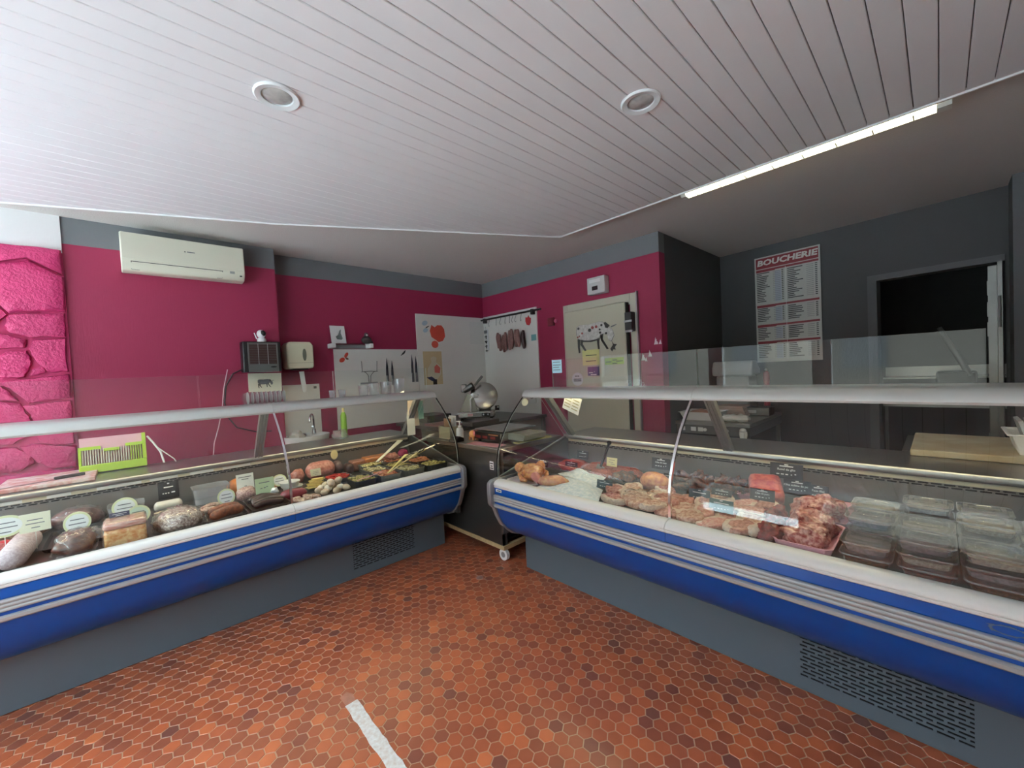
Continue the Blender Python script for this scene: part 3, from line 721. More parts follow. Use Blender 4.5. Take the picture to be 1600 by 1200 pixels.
def niche_panels():
    p1 = tag(B(NICHE_X, NICHE_X+.01, 1.685, 2.745, .885, 1.803).build('splash_panel', mat('panel_white', (232,230,226), .35)), 'lower white wall panel carrying the knives and hooks', 'wall panel')
    p2 = tag(B(NICHE_X, NICHE_X+.016, 2.75, 3.895, .60, 2.268).build('splash_panel', MATS['panel_white']), 'tall white wall panel left of the corner with the fruit sticker', 'wall panel')
    p3 = tag(B(-4.673, -3.59, BACK_Y-.016, BACK_Y, .30, 2.278).build('splash_panel', MATS['panel_white']), 'tall white wall panel behind the hanging sausages', 'wall panel')
    # shelf with frame and bird
    s = thing('wall_shelf', 'short clear shelf with white ends above the lower white panel', 'shelf', (NICHE_X, 1.86, 1.81))
    B(0,.13,-.20,.20,.035,.049).build('board', PLASTIC, s); B(.0,.02,-.2,.2,.0,.035).build('rail', ALUGREY, s)
    for y in (-.235,.195): B(0,.14,y,y+.045,.0,.05).build('bracket', WHITE, s, bevel=.006)
    f = thing('picture_frame', 'small white framed picture leaning on the wall shelf', 'picture', (NICHE_X+.055, 1.735, 1.8605))
    m = MB(); m.add([FX(*p) for p in ((-.08,0,0),(.08,0,0),(.08,.205,-.045),(-.08,.205,-.045),(-.08,0,.012),(.08,0,.012),(.08,.205,-.033),(-.08,.205,-.033))], [(0,1,2,3),(4,5,6,7),(0,1,5,4),(1,2,6,5),(2,3,7,6),(3,0,4,7)]); m.build('frame', WHITE, f)
    tf = lambda x, y, d: (.0125+d-.045*y/.205, x, y)
    flat([(-.02,.05),(.03,.045),(.045,.06),(.03,.12),(.038,.165),(.02,.15),(.0,.10),(-.03,.08)], mat('print_grey', (120,128,126), .6), f, tf, 'print', 0, .001)
    b = thing('bird_figurine', 'small dark bird figurine sitting on the wall shelf', 'figurine', (NICHE_X+.075, 2.045, 1.8605))
    dk = mat('dark_feather', (58,48,50), .6)
    m = MB(); m.ell((0,0,.045),(.045,.06,.045),16,10); m.ell((0,.0,.10),(.026,.026,.032),14,8)
    m.build('body', dk, b, smooth=True, weld=False)
    MB().ell((.022,0,.10),(.012,.012,.012),10,6).build('face', PAPER, b, smooth=True)
    MB().prism([(.03,.02),(.075,.005),(.07,.03),(.035,.05)], -.015, .015, 'x').build('wing', dk, b)
    # butterfly, fruit and butterfly stickers, chicken print, blank sheet
    redp = mat('sticker_red', (196,70,52), .6)
    k = thing('butterfly_sticker', 'small red butterfly sticker on the lower white panel', 'sticker', (NICHE_X+.01, 1.80, 1.70))
    flat(oval(-.025,-.02,.035,.025,14,.6), redp, k, FX, 'wing'); flat(oval(.025,.035,.035,.018,14,1.0), redp, k, FX, 'wing'); flat(oval(.03,-.005,.02,.012,12,-.4), mat('sticker_brown',(120,80,60),.6), k, FX, 'body', .001, .002)
    k = thing('insect_sticker', 'tiny black insect sticker near the top of the lower panel', 'sticker', (NICHE_X+.01, 2.55, 1.755))
    flat(oval(0,0,.012,.03,12,-.9), INK, k, FX, 'body'); flat(oval(.015,.02,.008,.022,10,-.9), INK, k, FX, 'wing'); flat(oval(-.025,-.02,.006,.018,10,-.9), INK, k, FX, 'wing')
    k = thing('fruit_sticker', 'red fruit shaped sticker on the tall panel left of the corner', 'sticker', (NICHE_X+.016, 3.05, 2.0))
    pts = [(-.07,.13),(-.02,.10),(.02,.13),(.09,.13),(.13,.08),(.14,-.02),(.10,-.08),(.03,-.10),(-.03,-.06),(-.08,-.03),(-.10,.05)]
    flat(pts, redp, k, FX, 'fruit'); flat(oval(-.03,-.13,.055,.05,12), redp, k, FX, 'berry')
    k = thing('blue_butterfly_sticker', 'pale blue butterfly sticker left of the red fruit sticker', 'sticker', (NICHE_X+.016, 2.90, 2.10))
    bl = mat('sticker_blue', (176,200,214), .6)
    for a, b_, r in ((-.02,.05,.045),(-.015,-.045,.04)): flat(oval(a,b_,r,r*.7,14,.4), bl, k, FX, 'wing', 0, .001)
    flat(oval(.015,0,.035,.007,10,.5), INK, k, FX, 'body', .001, .002)
    k = thing('chicken_print', 'beige chicken picture taped to the tall panel', 'picture', (NICHE_X+.016, 2.97, 1.33))
    flat(rect(-.145,.145,0,.445), mat('beige_paper', (206,186,146), .7), k, FX, 'sheet')
    flat([(-.09,.12),(-.02,.07),(.06,.07),(.12,.14),(.12,.24),(.05,.30),(.06,.36),(.02,.38),(-.03,.36),(-.02,.30),(-.08,.22)], mat('hen_cream', (214,204,180), .7), k, FX, 'hen', .001, .002)
    flat([(.02,.16),(.10,.15),(.115,.22),(.06,.27),(.02,.24)], mat('hen_red', (206,104,92), .7), k, FX, 'hen_wing', .002, .003)
    flat([(-.11,.10),(-.03,.11),(.04,.06),(.02,.03),(-.05,.06)], mat('hen_blue', (70,74,110), .7), k, FX, 'hen_tail', .002, .003)
    flat(rect(-.01,.05,.0,.07), mat('hen_dark', (60,52,46), .7), k, FX, 'hen_leg', .002, .003)
    k = tag(B(NICHE_X+.0165, NICHE_X+.018, 3.62, 3.86, 1.88, 2.205).build('blank_sheet', mat('sheet_grey', (226,226,222), .7)), 'plain white sheet taped beside the room corner', 'paper sheet')
    # knives and hooks
    for y, z0, z1, lab in ((2.312,1.36,1.695,'taller dark pointed knife on the lower white panel'), (2.38,1.36,1.662,'shorter dark pointed knife beside the taller one'), (2.66,1.38,1.74,'knife at the right edge of the lower white panel'), (2.715,1.38,1.72,'knife touching the tall white panel edge')):
        t = thing('knife', lab, 'knife', (NICHE_X+.0105, y, z0), 0, 'knives on the white panel')
        MB().prism([(-.016,.12),(.016,.12),(.014,(z1-z0)*.7),(.0,z1-z0),(-.014,(z1-z0)*.6)], 0, .004, 'x').build('blade', mat('knife_blade', (66,70,82), .3, .6), t)
        B(0,.018,-.013,.013,0,.12).build('handle', mat('knife_handle', (120,122,128), .4), t, bevel=.004)
    h = thing('hook_rack', 'wire hook rack with two prongs on the lower white panel', 'hook rack', (NICHE_X+.011, 2.08, 1.39))
    B(0,.01,-.11,.10,.0,.02).build('plate', ALUGREY, h)
    for s in (-1, 1):
        MB().tube([(.012,s*.012,.02),(.016,s*.015,.10),(.02,s*.05,.14),(.025,s*.09,.15),(.03,s*.095,.27)], .004, 6).build('prong', DARKSTEEL, h, smooth=True)
    MB().tube([(.02,-.1,.145),(.03,0,.15),(.02,.1,.145)], .004, 6).build('bar', DARKSTEEL, h)
niche_panels()

def sausage_rail():
    y = BACK_Y-.055
    t = thing('hanging_rail', 'dark metal rail carrying hooks in the corner', 'rail', (-4.1, y, 2.23))
    MB().cyl((-.58,0,0),(.62,0,0),.013).build('rod', mat('dark_iron', (64,64,62), .4, .6), t, smooth=True)
    for x in (-.50,.47): B(x-.02,x+.02,-.015,.038,-.05,.02).build('bracket', MATS['dark_iron'], t, bevel=.004)
    hook = None
    xs = [-4.49,-4.33,-4.25,-4.14,-4.05,-4.0,-3.94,-3.83]
    for k, x in enumerate(xs):
        p = [(0,0,.018),(.012,-.004,.006),(.012,-.008,-.02),(-.004,-.01,-.06),(-.012,-.01,-.085),(.0,-.012,-.105),(.014,-.012,-.09)]
        if hook is None:
            hook = tag(MB().tube([(a+x,b+y,c+2.225) for a, b, c in p], .0028, 6).build('meat_hook', DARKSTEEL, smooth=True), 'first steel meat hook from the corner on the hanging rail', 'hook', 'meat hooks on the corner rail')
            h0 = Vector(hook.location)
        else:
            o = hook.copy(); COL.objects.link(o); o.location = h0+Vector((x-xs[0],0,0)); o.rotation_euler = (0,0,random.Random(k).uniform(-.9,.9)); o['label'] = ['','second','third','fourth','fifth','sixth','seventh','last'][k]+' steel meat hook from the corner on the hanging rail'
    sm = mat('dry_sausage', (112,74,72), .7, var=.45, vscale=40, col2=(150,112,106), bump=.5, bscale=70)
    dk = mat('dark_dry_sausage', (66,30,32), .5, var=.3, vscale=40, bump=.4, bscale=70)
    spec = [(-4.30,2.01,.22),(-4.245,1.985,.235),(-4.19,1.97,.24),(-4.13,2.0,.25),(-4.065,2.02,.27),(-4.0,2.03,.265),(-3.94,2.02,.235),(-3.875,2.015,.235),(-3.80,1.995,.245)]
    names = ['first dry sausage from the corner in the hanging row','second dry sausage from the corner in the hanging row','third dry sausage from the corner in the hanging row','fourth dry sausage from the corner in the hanging row','fifth dry sausage from the corner in the hanging row','sixth dry sausage from the corner in the hanging row','seventh dry sausage from the corner in the hanging row','eighth dry sausage from the corner beside the dark one','darkest dry sausage at the right end of the hanging row']
    for k, (x, z, L) in enumerate(spec):
        t = thing('dry_sausage', names[k], 'sausage', (x, y-.012-(k % 2)*.022, z-L), 0, 'dry sausages on the corner rail')
        n = 9; P = []; R_ = []
        for i in range(n):
            f = i/(n-1); P.append((.006*math.sin(f*5+k),.004*math.sin(f*7),L*f)); R_.append(max(.006,.031*math.sin(PI*min(1,max(0,.06+.88*f)))**.45))
        MB().tube(P, R_, 12).build('casing', dk if k == 8 else sm, t, smooth=True)
        MB().tube([(0,0,L-.004),(0,.012+(k % 2)*.022,2.226-z+L)], .0015, 5).build('string', PAPER, t)
    k = thing('hanging_ornament', 'narrow hanging ornament with letters and heart at the corner', 'ornament', (-4.61, BACK_Y-.03, 1.765))
    MB().tube([(0,0,.0),(0,0,.37)], .0015, 5).build('string', INK, k)
    for z, h, n_ in ((.27,.045,'square'),(.19,.05,'letter'),(.12,.04,'heart'),(.05,.05,'cross'),(.0,.025,'letter')):
        if n_ == 'square': B(-.035,.035,-.004,.004,z,z+h).build(n_, INKSOFT, k)
        elif n_ == 'heart': MB().prism([(0,z),(.03,z+.03),(.018,z+.044),(0,z+.034),(-.018,z+.044),(-.03,z+.03)], -.004, .004, 'y').build(n_, INK, k)
        else:
            B(-.028,.028,-.004,.004,z+h*.55,z+h*.75).build(n_+'_bar', INK, k); B(-.006,.006,-.004,.004,z,z+h).build(n_, INK, k)
    B(.02,.06,-.002,.002,.02,.33).build('card', mat('card_white', (224,226,230), .6), k)
    r = thing('leaf_sticker', 'red leaf shaped sticker under the right rail bracket', 'sticker', (-3.745, BACK_Y-.016, 2.115))
    flat([(-.05,.0),(-.045,.05),(-.01,.045),(.01,.075),(.03,.04),(.055,.03),(.05,-.03),(.02,-.065),(-.03,-.05)], mat('leaf_red', (176,40,46), .6), r, FY, 'leaf')
    tag(B(-3.70,-3.61,BACK_Y-.0175,BACK_Y-.0165,1.845,1.925).build('note', mat('note_teal', (120,170,176), .7)), 'small teal note on the panel right of the sausages', 'note')
    s = thing('wall_switch', 'small dark red switch box on the pink wall by the door', 'switch', (-3.335, BACK_Y, 2.0))
    B(-.06,.04,-.03,0,0,.10).build('box', mat('switch_red', (118,36,48), .5), s, bevel=.005); MB().cyl((.06,-.02,.055),(.06,0,.055),.022).build('button', mat('button_pink', (190,90,120), .4), s, smooth=True)
    s = thing('socket_box', 'white socket box low on the panel behind the scale', 'socket', (-3.70, BACK_Y-.016, 1.02))
    B(-.05,.05,-.04,0,0,.14).build('box', WHITE, s, bevel=.008); MB().cyl((0,-.05,.09),(0,-.038,.09),.03).build('socket', ALUGREY, s, smooth=True)
sausage_rail()

def cold_door():
    fm = mat('door_frame_cream', (196,192,176), .4); pm = mat('door_panel_cream', (194,190,170), .4)
    t = empty_struct('door_1', 'cream cold room door with cow picture', (-2.65, BACK_Y, 0))
    for a in ((-.485,-.415,-.03,0,0,2.215),(.415,.485,-.03,0,0,2.215)): B(*a).build('frame_side', fm, t, bevel=.004)
    B(-.415,.415,-.03,0,2.10,2.215).build('frame_head', fm, t, bevel=.004)
    B(.4855,.4985,-.034,0,0,2.225).build('frame_edge', STEEL, t)
    B(-.425,.392,-.09,-.031,.02,2.125).build('door_leaf', pm, t, bevel=.01)
    B(.3925,.400,-.088,-.031,.02,2.12).build('seal', BLACK, t)
    h = B(.395,.475,-.115,-.031,1.81,2.01).build('latch', BLACK, t, bevel=.008)
    B(.39,.48,-.12,-.112,1.905,1.925).build('latch_band', ALU, h); B(.40,.48,-.118,-.1,1.80,1.822).build('latch_foot', ALUGREY, h)
    k = thing('cow_picture', 'cut out cow picture with patches on the cold room door', 'picture', (-2.655, BACK_Y-.0905, 1.79))
    cow_print(k, FY)
    def note(nm, lab, x0, x1, z0, z1, col, lines, ink=INK):
        o = thing(nm, lab, 'note', ((x0+x1)/2, BACK_Y-.0905, z0)); w = (x1-x0)/2
        flat(rect(-w,w,0,z1-z0), mat('note_%d_%d_%d' % col, col, .7), o, FY, 'sheet')
        bars([(-w*a, w*b, (z1-z0)*c) for a, b, c in lines], 0, ink, o, lambda x,y,d: (x,-.001-d,y), h=.008)
    note('yellow_note', 'yellow note with two lines under the cow picture', -2.83, -2.60, 1.48, 1.655, (226,222,150), [(.6,.7,.62),(.6,.6,.25)])
    note('green_note', 'long green note at the right of the yellow note', -2.53, -2.295, 1.475, 1.548, (168,190,92), [(.9,-.3,.35),(.2,.3,.6),(-.2,.9,.4),(.2,.3,.1)])
    note('purple_sticker', 'purple sticker with white marks below the yellow note', -2.765, -2.607, 1.36, 1.462, (96,88,130), [(.8,-.1,.3),(-.1,.2,.4),(.5,.5,.08)], PAPER)
    o = thing('round_sticker', 'round white sticker at the lower left of the cold door', 'sticker', (-2.915, BACK_Y-.0905, 1.325))
    flat(oval(0,0,.082,.078), mat('round_white', (214,212,214), .6), o, FY, 'disc')
    bars([(-.03,-.01,.03),(.0,.025,.03),(-.055,.055,-.005),(-.055,.055,-.025)], 0, INK, o, lambda x,y,d: (x,-.001-d,y), h=.011)
    s = thing('thermostat', 'white control box with dark display above the cold door', 'control box', (-2.61, BACK_Y, 2.27))
    B(-.115,.115,-.09,0,0,.185).build('box', mat('box_grey', (210,210,210), .4), s, bevel=.006)
    flat(rect(-.05,.025,.04,.085), BLACK, s, lambda x,y,d:(x,-.09-d,y), 'display'); flat(rect(-.085,.06,.125,.16), WHITE, s, lambda x,y,d:(x,-.09-d,y), 'label')
    def rabbit(x, z, s_, parent, flip=1):
        flat([(x-.03*s_*flip,z),(x+.03*s_*flip,z),(x+.025*s_*flip,z+.03*s_),(x+.008*s_*flip,z+.05*s_),(x+.012*s_*flip,z+.075*s_),(x-.0*s_,z+.065*s_),(x-.006*s_*flip,z+.1*s_),(x-.014*s_*flip,z+.065*s_),(x-.02*s_*flip,z+.03*s_)], mat('sticker_white', (226,214,218), .6), parent, FY, 'rabbit')
    r = thing('rabbit_stickers', 'pair of white rabbit stickers near the pink wall corner', 'sticker', (-1.96, BACK_Y, 1.655)); rabbit(-.015,0,.75,r); rabbit(.03,0,.5,r,-1)
    r = thing('rabbit_stickers', 'group of three white rabbit stickers right of the cold door', 'sticker', (-2.09, BACK_Y, 1.50)); rabbit(-.03,0,.8,r); rabbit(.0,-.01,.45,r,-1); rabbit(.045,.035,.7,r)
cold_door()

def price_board():
    ang = math.atan2(5.319-5.549, .368+1.907)
    x0, w, h = -1.497, .642, 1.23
    base = Vector((-1.907,5.549,0))+Vector((math.cos(ang),math.sin(ang),0))*((x0+1.907))
    t = thing('price_board', 'tall white and red price board headed BOUCHERIE on the grey wall', 'price board', (base.x-.002, base.y-.03, 1.415), ang)
    B(0,w,0,.012,0,h).build('board', mat('board_white', (196,196,192), .45), t)
    red = mat('board_red', (128,22,38), .45); F = lambda x,y,d: (x,-d,y)
    hd = flat(rect(.015,w-.015,h-.135,h-.015), red, t, F, 'header')
    lettering('BOUCHERIE', .088, mat('letter_white', (222,222,218), .5), hd, (w/2,-.002,h-.073), (PI/2,0,0), weight=.0035, sx=1.24, shear=.12)
    secs = [h-.145, h-.56, h-.79, h-.985]; ends = [h-.545, h-.775, h-.97, .03]
    rr = random.Random(2)
    for i, (a, b) in enumerate(zip(secs, ends)):
        flat([(.015,a-.03),(w*.32,a-.03),(w*.34,a-.022),(w-.015,a-.022),(w-.015,a),(.015,a)], red, t, F, 'section_bar')
        flat(rect(.21,.275,b+.01,a-.045), mat('board_blue_grey', (178,182,196), .5), t, F, 'price_column', .0001, .0008)
        rows = []; thin = []
        y = a-.048
        while y > b+.008:
            rows.append((.02,.02+rr.uniform(.05,.14),y)); rows.append((.335,.335+rr.uniform(.06,.15),y))
            thin.append((.19,.265,y+.002)); thin.append((.515,.58,y+.002)); rows.append((.278,.296,y)); rows.append((.595,.615,y))
            y -= .0205
        bars(rows, 0, INK, t, lambda x,y,d: (x,-.0008-d,y), h=.010); bars(thin, 0, INKSOFT, t, lambda x,y,d: (x,-.0008-d,y), h=.004)
    B(.316,.320,-.001,0,.02,h-.15).build('divider', WHITE, t)
price_board()

def doorway():
    ang = math.atan2(5.319-5.549, .368+1.907)
    t = empty_struct('door_2', 'open stainless door leaf folded at the right of the doorway', (.335, 5.30, 0)); t.rotation_euler = (0,0,ang)
    B(-.05,.0,.02,.9,.01,2.14).build('door_leaf', DARKSTEEL, t); B(.004,.03,-.03,.14,0,2.165).build('jamb', DARKSTEEL, t)
    for z in (1.55,1.72,1.9,.6):
        B(-.056,-.05,.02,.05,z,z+.12).build('hinge', DARKSTEEL, t); 
    for z in (1.62,): MB().cyl((.016,-.036,z),(.016,-.036,z+.26),.008).build('hinge_pin', DARKSTEEL, t)
    # things in the dark room
    b = thing('work_table', 'steel work table in the dark room beyond the doorway', 'table', (-.05, 6.4, 0))
    B(-.45,.5,-.3,.35,.86,.92).build('top', STEEL, b)
    for x in (-.42,.45):
        for y in (-.27,.3): B(x,x+.03,y,y+.03,0,.86).build('leg', DARKSTEEL, b)
    h = thing('extractor_shelf', 'long steel shelf on the back wall of the dark room', 'shelf', (-.1, 7.18, 1.12))
    B(-.4,.7,-.2,.2,0,.02).build('board', STEEL, h); B(-.4,.7,.17,.21,.02,.14).build('upstand', STEEL, h)
    m = thing('machine', 'dark machine with slanted arm in the doorway', 'machine', (.12, 6.5, .921))
    B(-.15,.15,-.12,.15,0,.3).build('body', BLACK, m, bevel=.02); MB().cyl((.1,-.1,.25),(-.12,.0,.78),.03,.02).build('arm', DARKSTEEL, m, smooth=True)
doorway()

# ------------------------------------------------------------------ passage table, cutting board
def passage():
    t = thing('steel_table', 'steel table with knobs against the dark grey passage wall', 'table', (-1.55, 4.65, 0))
    B(-.35,.35,-.55,.55,.825,.86).build('top', STEEL, t, bevel=.004); B(-.34,.34,-.545,-.52,.74,.825).build('apron', DARKSTEEL, t)
    B(.32,.345,-.54,.54,.74,.825).build('apron', DARKSTEEL, t)
    for x in (-.33,.30):
        for y in (-.53,.50): B(x,x+.035,y,y+.035,0,.74).build('leg', DARKSTEEL, t)
    for k, x in enumerate((-.30,-.19,-.12)): B(x,x+.05,-.549,-.545,.765,.805).build('label', PAPER, t)
    for k, x in enumerate((-.05,.09,.15,.28)): MB().cyl((x,-.56,.785),(x,-.545,.785),.016).build('knob', ALU if k else PAPER, t, smooth=True)
    r = thing('white_tray', 'white plastic tray on the steel passage table', 'tray', (-1.70, 4.33, .8605))
    m = MB(); n = 4
    def rg(a, b, z): return [(-a,-b,z),(a,-b,z),(a,b,z),(-a,b,z)]
    R_ = [rg(.15,.13,0), rg(.185,.16,.085), rg(.195,.17,.085), rg(.195,.17,.08), rg(.18,.155,.08), rg(.145,.125,.006)]
    m.add([p for q in R_ for p in q], [(i*4+k,i*4+(k+1)%4,(i+1)*4+(k+1)%4,(i+1)*4+k) for i in range(5) for k in range(4)]+[(0,1,2,3),(20,21,22,23)]); m.build('tray_body', WHITE, r, bevel=.004)
    MB().ell((0,0,.05),(.14,.12,.05),18,8,.3,14,5).build('meat', mat('pale_meat', (196,150,132), .5, var=.3, vscale=20), r, smooth=True)
    c = MB()
    for k in range(7): c.ell((-1.40+.055*(k % 3)-.03, 4.25+.05*(k//3), .885+.012*(k % 2)), (.07,.06,.028), 14, 8, .55, 24, k, flat=.8605)
    tag(c.build('paper_towels', PAPER, smooth=True, weld=False), 'heap of white paper towels on the steel passage table', 'paper towels')
    s = thing('wrapping_roll', 'stack of pinkish wrapping paper behind the white tray', 'paper stack', (-1.55, 4.75, .8605))
    for k in range(5): B(-.17+.01*k,.16-.008*k,-.12,.12,k*.022,k*.022+.02).build('ream', mat('wrap_pink', (196,172,160), .7, var=.1), s)
    b = thing('paper_bag', 'white twisted bag hanging from the steel table edge', 'bag', (-1.245, 4.045, .52))
    n = 16; vs = []; R_ = [(.09,0),(.085,.05),(.06,.12),(.022,.2),(.03,.25),(.028,.28)]
    m = MB()
    for r_, z in R_:
        for k in range(n): a = 2*PI*k/n; q = r_*(1+.25*math.cos(5*a)); vs.append((q*math.cos(a), q*.35*math.sin(a), z))
    m.add(vs, [(i*n+k,i*n+(k+1)%n,(i+1)*n+(k+1)%n,(i+1)*n+k) for i in range(5) for k in range(n)]+[tuple(range(n)), tuple(5*n+k for k in range(n))]); m.build('bag_body', PAPER, b, smooth=True)
    MB().lathe([(.001,.0),(.02,.0),(.03,.012),(.02,.03),(.001,.035)], (0,0,.275), 14).build('knot', PAPER, b, smooth=True)
    g = thing('dark_crate', 'dark flat machine at the back of the passage table', 'machine', (-1.33, 4.86, .8605))
    B(-.12,.12,-.1,.1,0,.09).build('body', DARKSTEEL, g, bevel=.01); B(-.08,.0,-.106,-.1,.03,.06).build('panel', ALU, g)
    # reflection shape and red tool seen above the meat counter
    v = thing('reflection_shape', 'light grey hooded shape standing in for a reflection in the upright pane', 'machine', (-1.62, 5.10, .8605))  # solid grey shape built in place of a pane reflection
    B(-.17,.17,-.15,.15,0,.42).build('stand', mat('reflection_grey', (150,150,152), .5), v, bevel=.02)
    MB().prism([(-.16,.42),(.15,.42),(.14,.5),(.02,.585),(-.13,.585),(-.17,.5)], -.21, .21, 'x').build('hood', mat('reflection_light', (176,176,178), .45), v, bevel=.02)
    w = thing('pepper_mill', 'red mill standing right of the light grey shape', 'mill', (-1.32, 5.12, .8605))
    MB().lathe([(.001,0),(.035,0),(.03,.1),(.035,.22),(.028,.32),(.036,.38),(.03,.44),(.01,.46),(.001,.46)], n=18).build('body', mat('mill_red', (138,44,56), .35), w, smooth=True)
    MB().ell((0,0,.475),(.018,.018,.018),10,6).build('knob', ALU, w, smooth=True)
    # cutting board at the right end of the meat counter
    st = thing('prep_table', 'low steel table behind the right end of the meat counter', 'table', (.35, 3.38, 0))
    B(-.5,.55,-.30,.3,.87,.9105).build('top', STEEL, st)
    for x in (-.48,.5):
        for y in (-.28,.25): B(x,x+.03,y,y+.03,0,.87).build('leg', DARKSTEEL, st)
    tag(B(-.112,.66,2.93,3.56,.9115,.945).build('cutting_board', mat('board_plastic', (214,208,184), .6, var=.22, vscale=6, col2=(178,152,110)), bevel=.006), 'worn yellowish cutting board behind the meat counter', 'cutting board')
    x = thing('storage_box', 'white plastic box with blue folder on the cutting board', 'box', (.40, 3.09, .9455))
    m = MB(); R_ = [rg(.15,.11,0), rg(.175,.13,.10), rg(.19,.145,.10), rg(.19,.145,.092), rg(.17,.125,.092), rg(.145,.105,.006)]
    m.add([p for q in R_ for p in q], [(i*4+k,i*4+(k+1)%4,(i+1)*4+(k+1)%4,(i+1)*4+k) for i in range(5) for k in range(4)]+[(0,1,2,3),(20,21,22,23)]); m.build('box_body', WHITE, x, bevel=.004)
    B(-.10,.14,-.09,.02,.02,.135).build('blue_folder', mat('folder_blue', (44,86,140), .4), x); 
    for k in range(3): 
        q = MB(); q.box(-.11+k*.03,-.095+k*.03,-.1,.1,.06,.19-k*.01); q.xf(Matrix.Rotation(-.25,4,'Y')); q.build('sheet', mat('file_grey', (176,180,184), .6), x)
    q = MB(); q.box(.0,.02,-.1,.1,.09,.25); q.xf(Matrix.Rotation(-.4,4,'Y')); q.build('lid', WHITE, x)
passage()

# ------------------------------------------------------------------ middle cabinet, scale, slicer
def middle():
    t = thing('wheeled_cabinet', 'stainless cabinet on white castors between the two counters', 'cabinet', (-2.80, 2.0, 0))
    X0, X1, Y0, Y1 = -.50, .50, 0.0, .72
    pan = mat('cabinet_steel', (112,110,106), .28, .85, var=.15, vscale=3)
    B(X0,X1-.0,Y0,Y0+.018,.125,.835).build('front_panel', pan, t); B(X0,X0+.018,Y0+.018,Y1,.125,.835).build('side_panel', pan, t)
    B(X0,X1-.03,Y1-.018,Y1,.125,.835).build('back_panel', DARKSTEEL, t); B(X0+.018,X1-.06,Y0+.018,Y1-.018,.125,.14).build('bottom', BLACK, t)
    B(X1-.10,X1-.085,Y0+.018,Y1-.018,.14,.835).build('inside_shade_sheet', BLACK, t)  # black sheet stands in for the shade inside the open cabinet
    B(X1-.012,X1,Y0,Y0+.04,.125,.835).build('corner_strip', STEEL, t)
    for a in ((X0,X1+.012,Y0-.008,Y0+.03,.095,.125),(X0,X1+.012,Y1-.03,Y1,.095,.125),(X1-.02,X1+.012,Y0+.03,Y1-.03,.095,.125)): B(*a).build('wooden_skirt', WOOD, t)
    B(X0-.01,X1+.01,Y0-.012,Y1+.01,.835,.872).build('top', mat('cabinet_top', (140,134,124), .3, .7, var=.1), t, bevel=.005)
    flat([(.385,.70),(.43,.70),(.43,.765),(.385,.765)], PAPER, t, lambda x,y,d:(x,-.001-d,y), 'sticker')
    bars([(.39,.425,.745),(.395,.42,.725),(.39,.425,.708)], 0, INK, t, lambda x,y,d:(x,-.002-d,y), 'sticker_print', h=.008)
    for x in (X0+.06,X1-.03):
        for y in (Y0+.03,Y1-.05):
            c = MB().cyl((x,y-.014,.045),(x,y+.014,.045),.0445,n=24).build('castor', WHITE, t, smooth=True)
            MB().cyl((x,y-.0155,.045),(x,y-.0135,.045),.022,n=16).build('hub', ALUGREY, c, smooth=True)
            B(x-.02,x+.02,y-.02,y+.02,.088,.096).build('plate', ALUGREY, c)
    Z = .8725
    # trade scale
    s = thing('trade_scale', 'black and steel trade scale with red digits on the cabinet', 'scale', (-2.585, 2.13, Z))
    B(-.165,.165,.0,.36,.02,.085).build('body', mat('scale_grey', (120,120,112), .4, .3), s, bevel=.006)
    dp = B(-.158,.158,-.006,.0,.024,.083).build('display', BLACK, s)
    seg = mat('red_digits', (96,40,36), .5, emit=(255,60,40), es=.03)
    for x in (-.115,-.025,.075): flat(rect(x-.032,x+.032,.034,.056), seg, dp, lambda a,b,d:(a,-.0065-d,b), 'digits')
    flat(rect(.02,.14,.064,.074), mat('scale_label', (150,110,70), .5), dp, lambda a,b,d:(a,-.0065-d,b), 'label')
    B(-.18,.185,.01,.39,.098,.108).build('plate', STEEL, s, bevel=.003); B(-.05,.05,.12,.22,.084,.099).build('plate_support', BLACK, s)
    q = MB(); q.prism([(.165,.03),(.34,.03),(.36,.075),(.30,.085),(.165,.08)], .08, .33, 'y'); q.build('paper_dish', mat('dish_grey', (136,134,118), .45), s)
    for x in (-.14,.14):
        for y in (.03,.33): MB().cyl((x,y,0),(x,y,.021),.014).build('foot', BLACK, s)
    m = MB(); m.box(-.17,.17,-.055,.055,0,.004); m.xf(Matrix.Rotation(.12,4,'Z')); m.v = [(p[0]-2.53,p[1]+2.065,p[2]+Z) for p in m.v]
    tag(m.build('pink_sheets', mat('sheet_pink', (214,152,152), .6, var=.12, vscale=30)), 'pink paper sheets in front of the trade scale', 'paper sheets')
    p = thing('pump_bottle', 'clear pump bottle with white head beside the card terminal', 'bottle', (-2.90, 2.08, Z))
    MB().lathe([(.001,0),(.032,0),(.034,.008),(.034,.09),(.026,.108),(.013,.114),(.001,.114)], n=18).build('body', mat('gel', (206,212,212), .2), p, smooth=True)
    MB().lathe([(.001,.114),(.015,.114),(.015,.13),(.006,.132),(.006,.16),(.013,.162),(.012,.172),(.001,.172)], n=14).build('pump', WHITE, p, smooth=True)
    MB().cyl((0,0,.166),(-.05,.0,.162),.006,.005,8).build('nozzle', WHITE, p, smooth=True)
    c = thing('card_terminal', 'black card payment terminal at the cabinet front edge', 'card terminal', (-2.86, 2.01, Z), .15)
    MB().prism([(-.05,0),(.05,0),(.05,.03),(.0,.05),(-.05,.022)], -.045, .045, 'x').build('case', BLACK, c, bevel=.006)
    B(-.03,.03,-.052,-.048,.008,.02).build('screen', mat('screen_grey', (110,120,124), .3), c)
    g = thing('pig_figurine', 'small orange and pink pig figurine beside the pump bottle', 'figurine', (-2.815, 2.16, Z))
    om = mat('pig_orange', (226,158,98), .45); pk = mat('pig_pink', (218,120,120), .45)
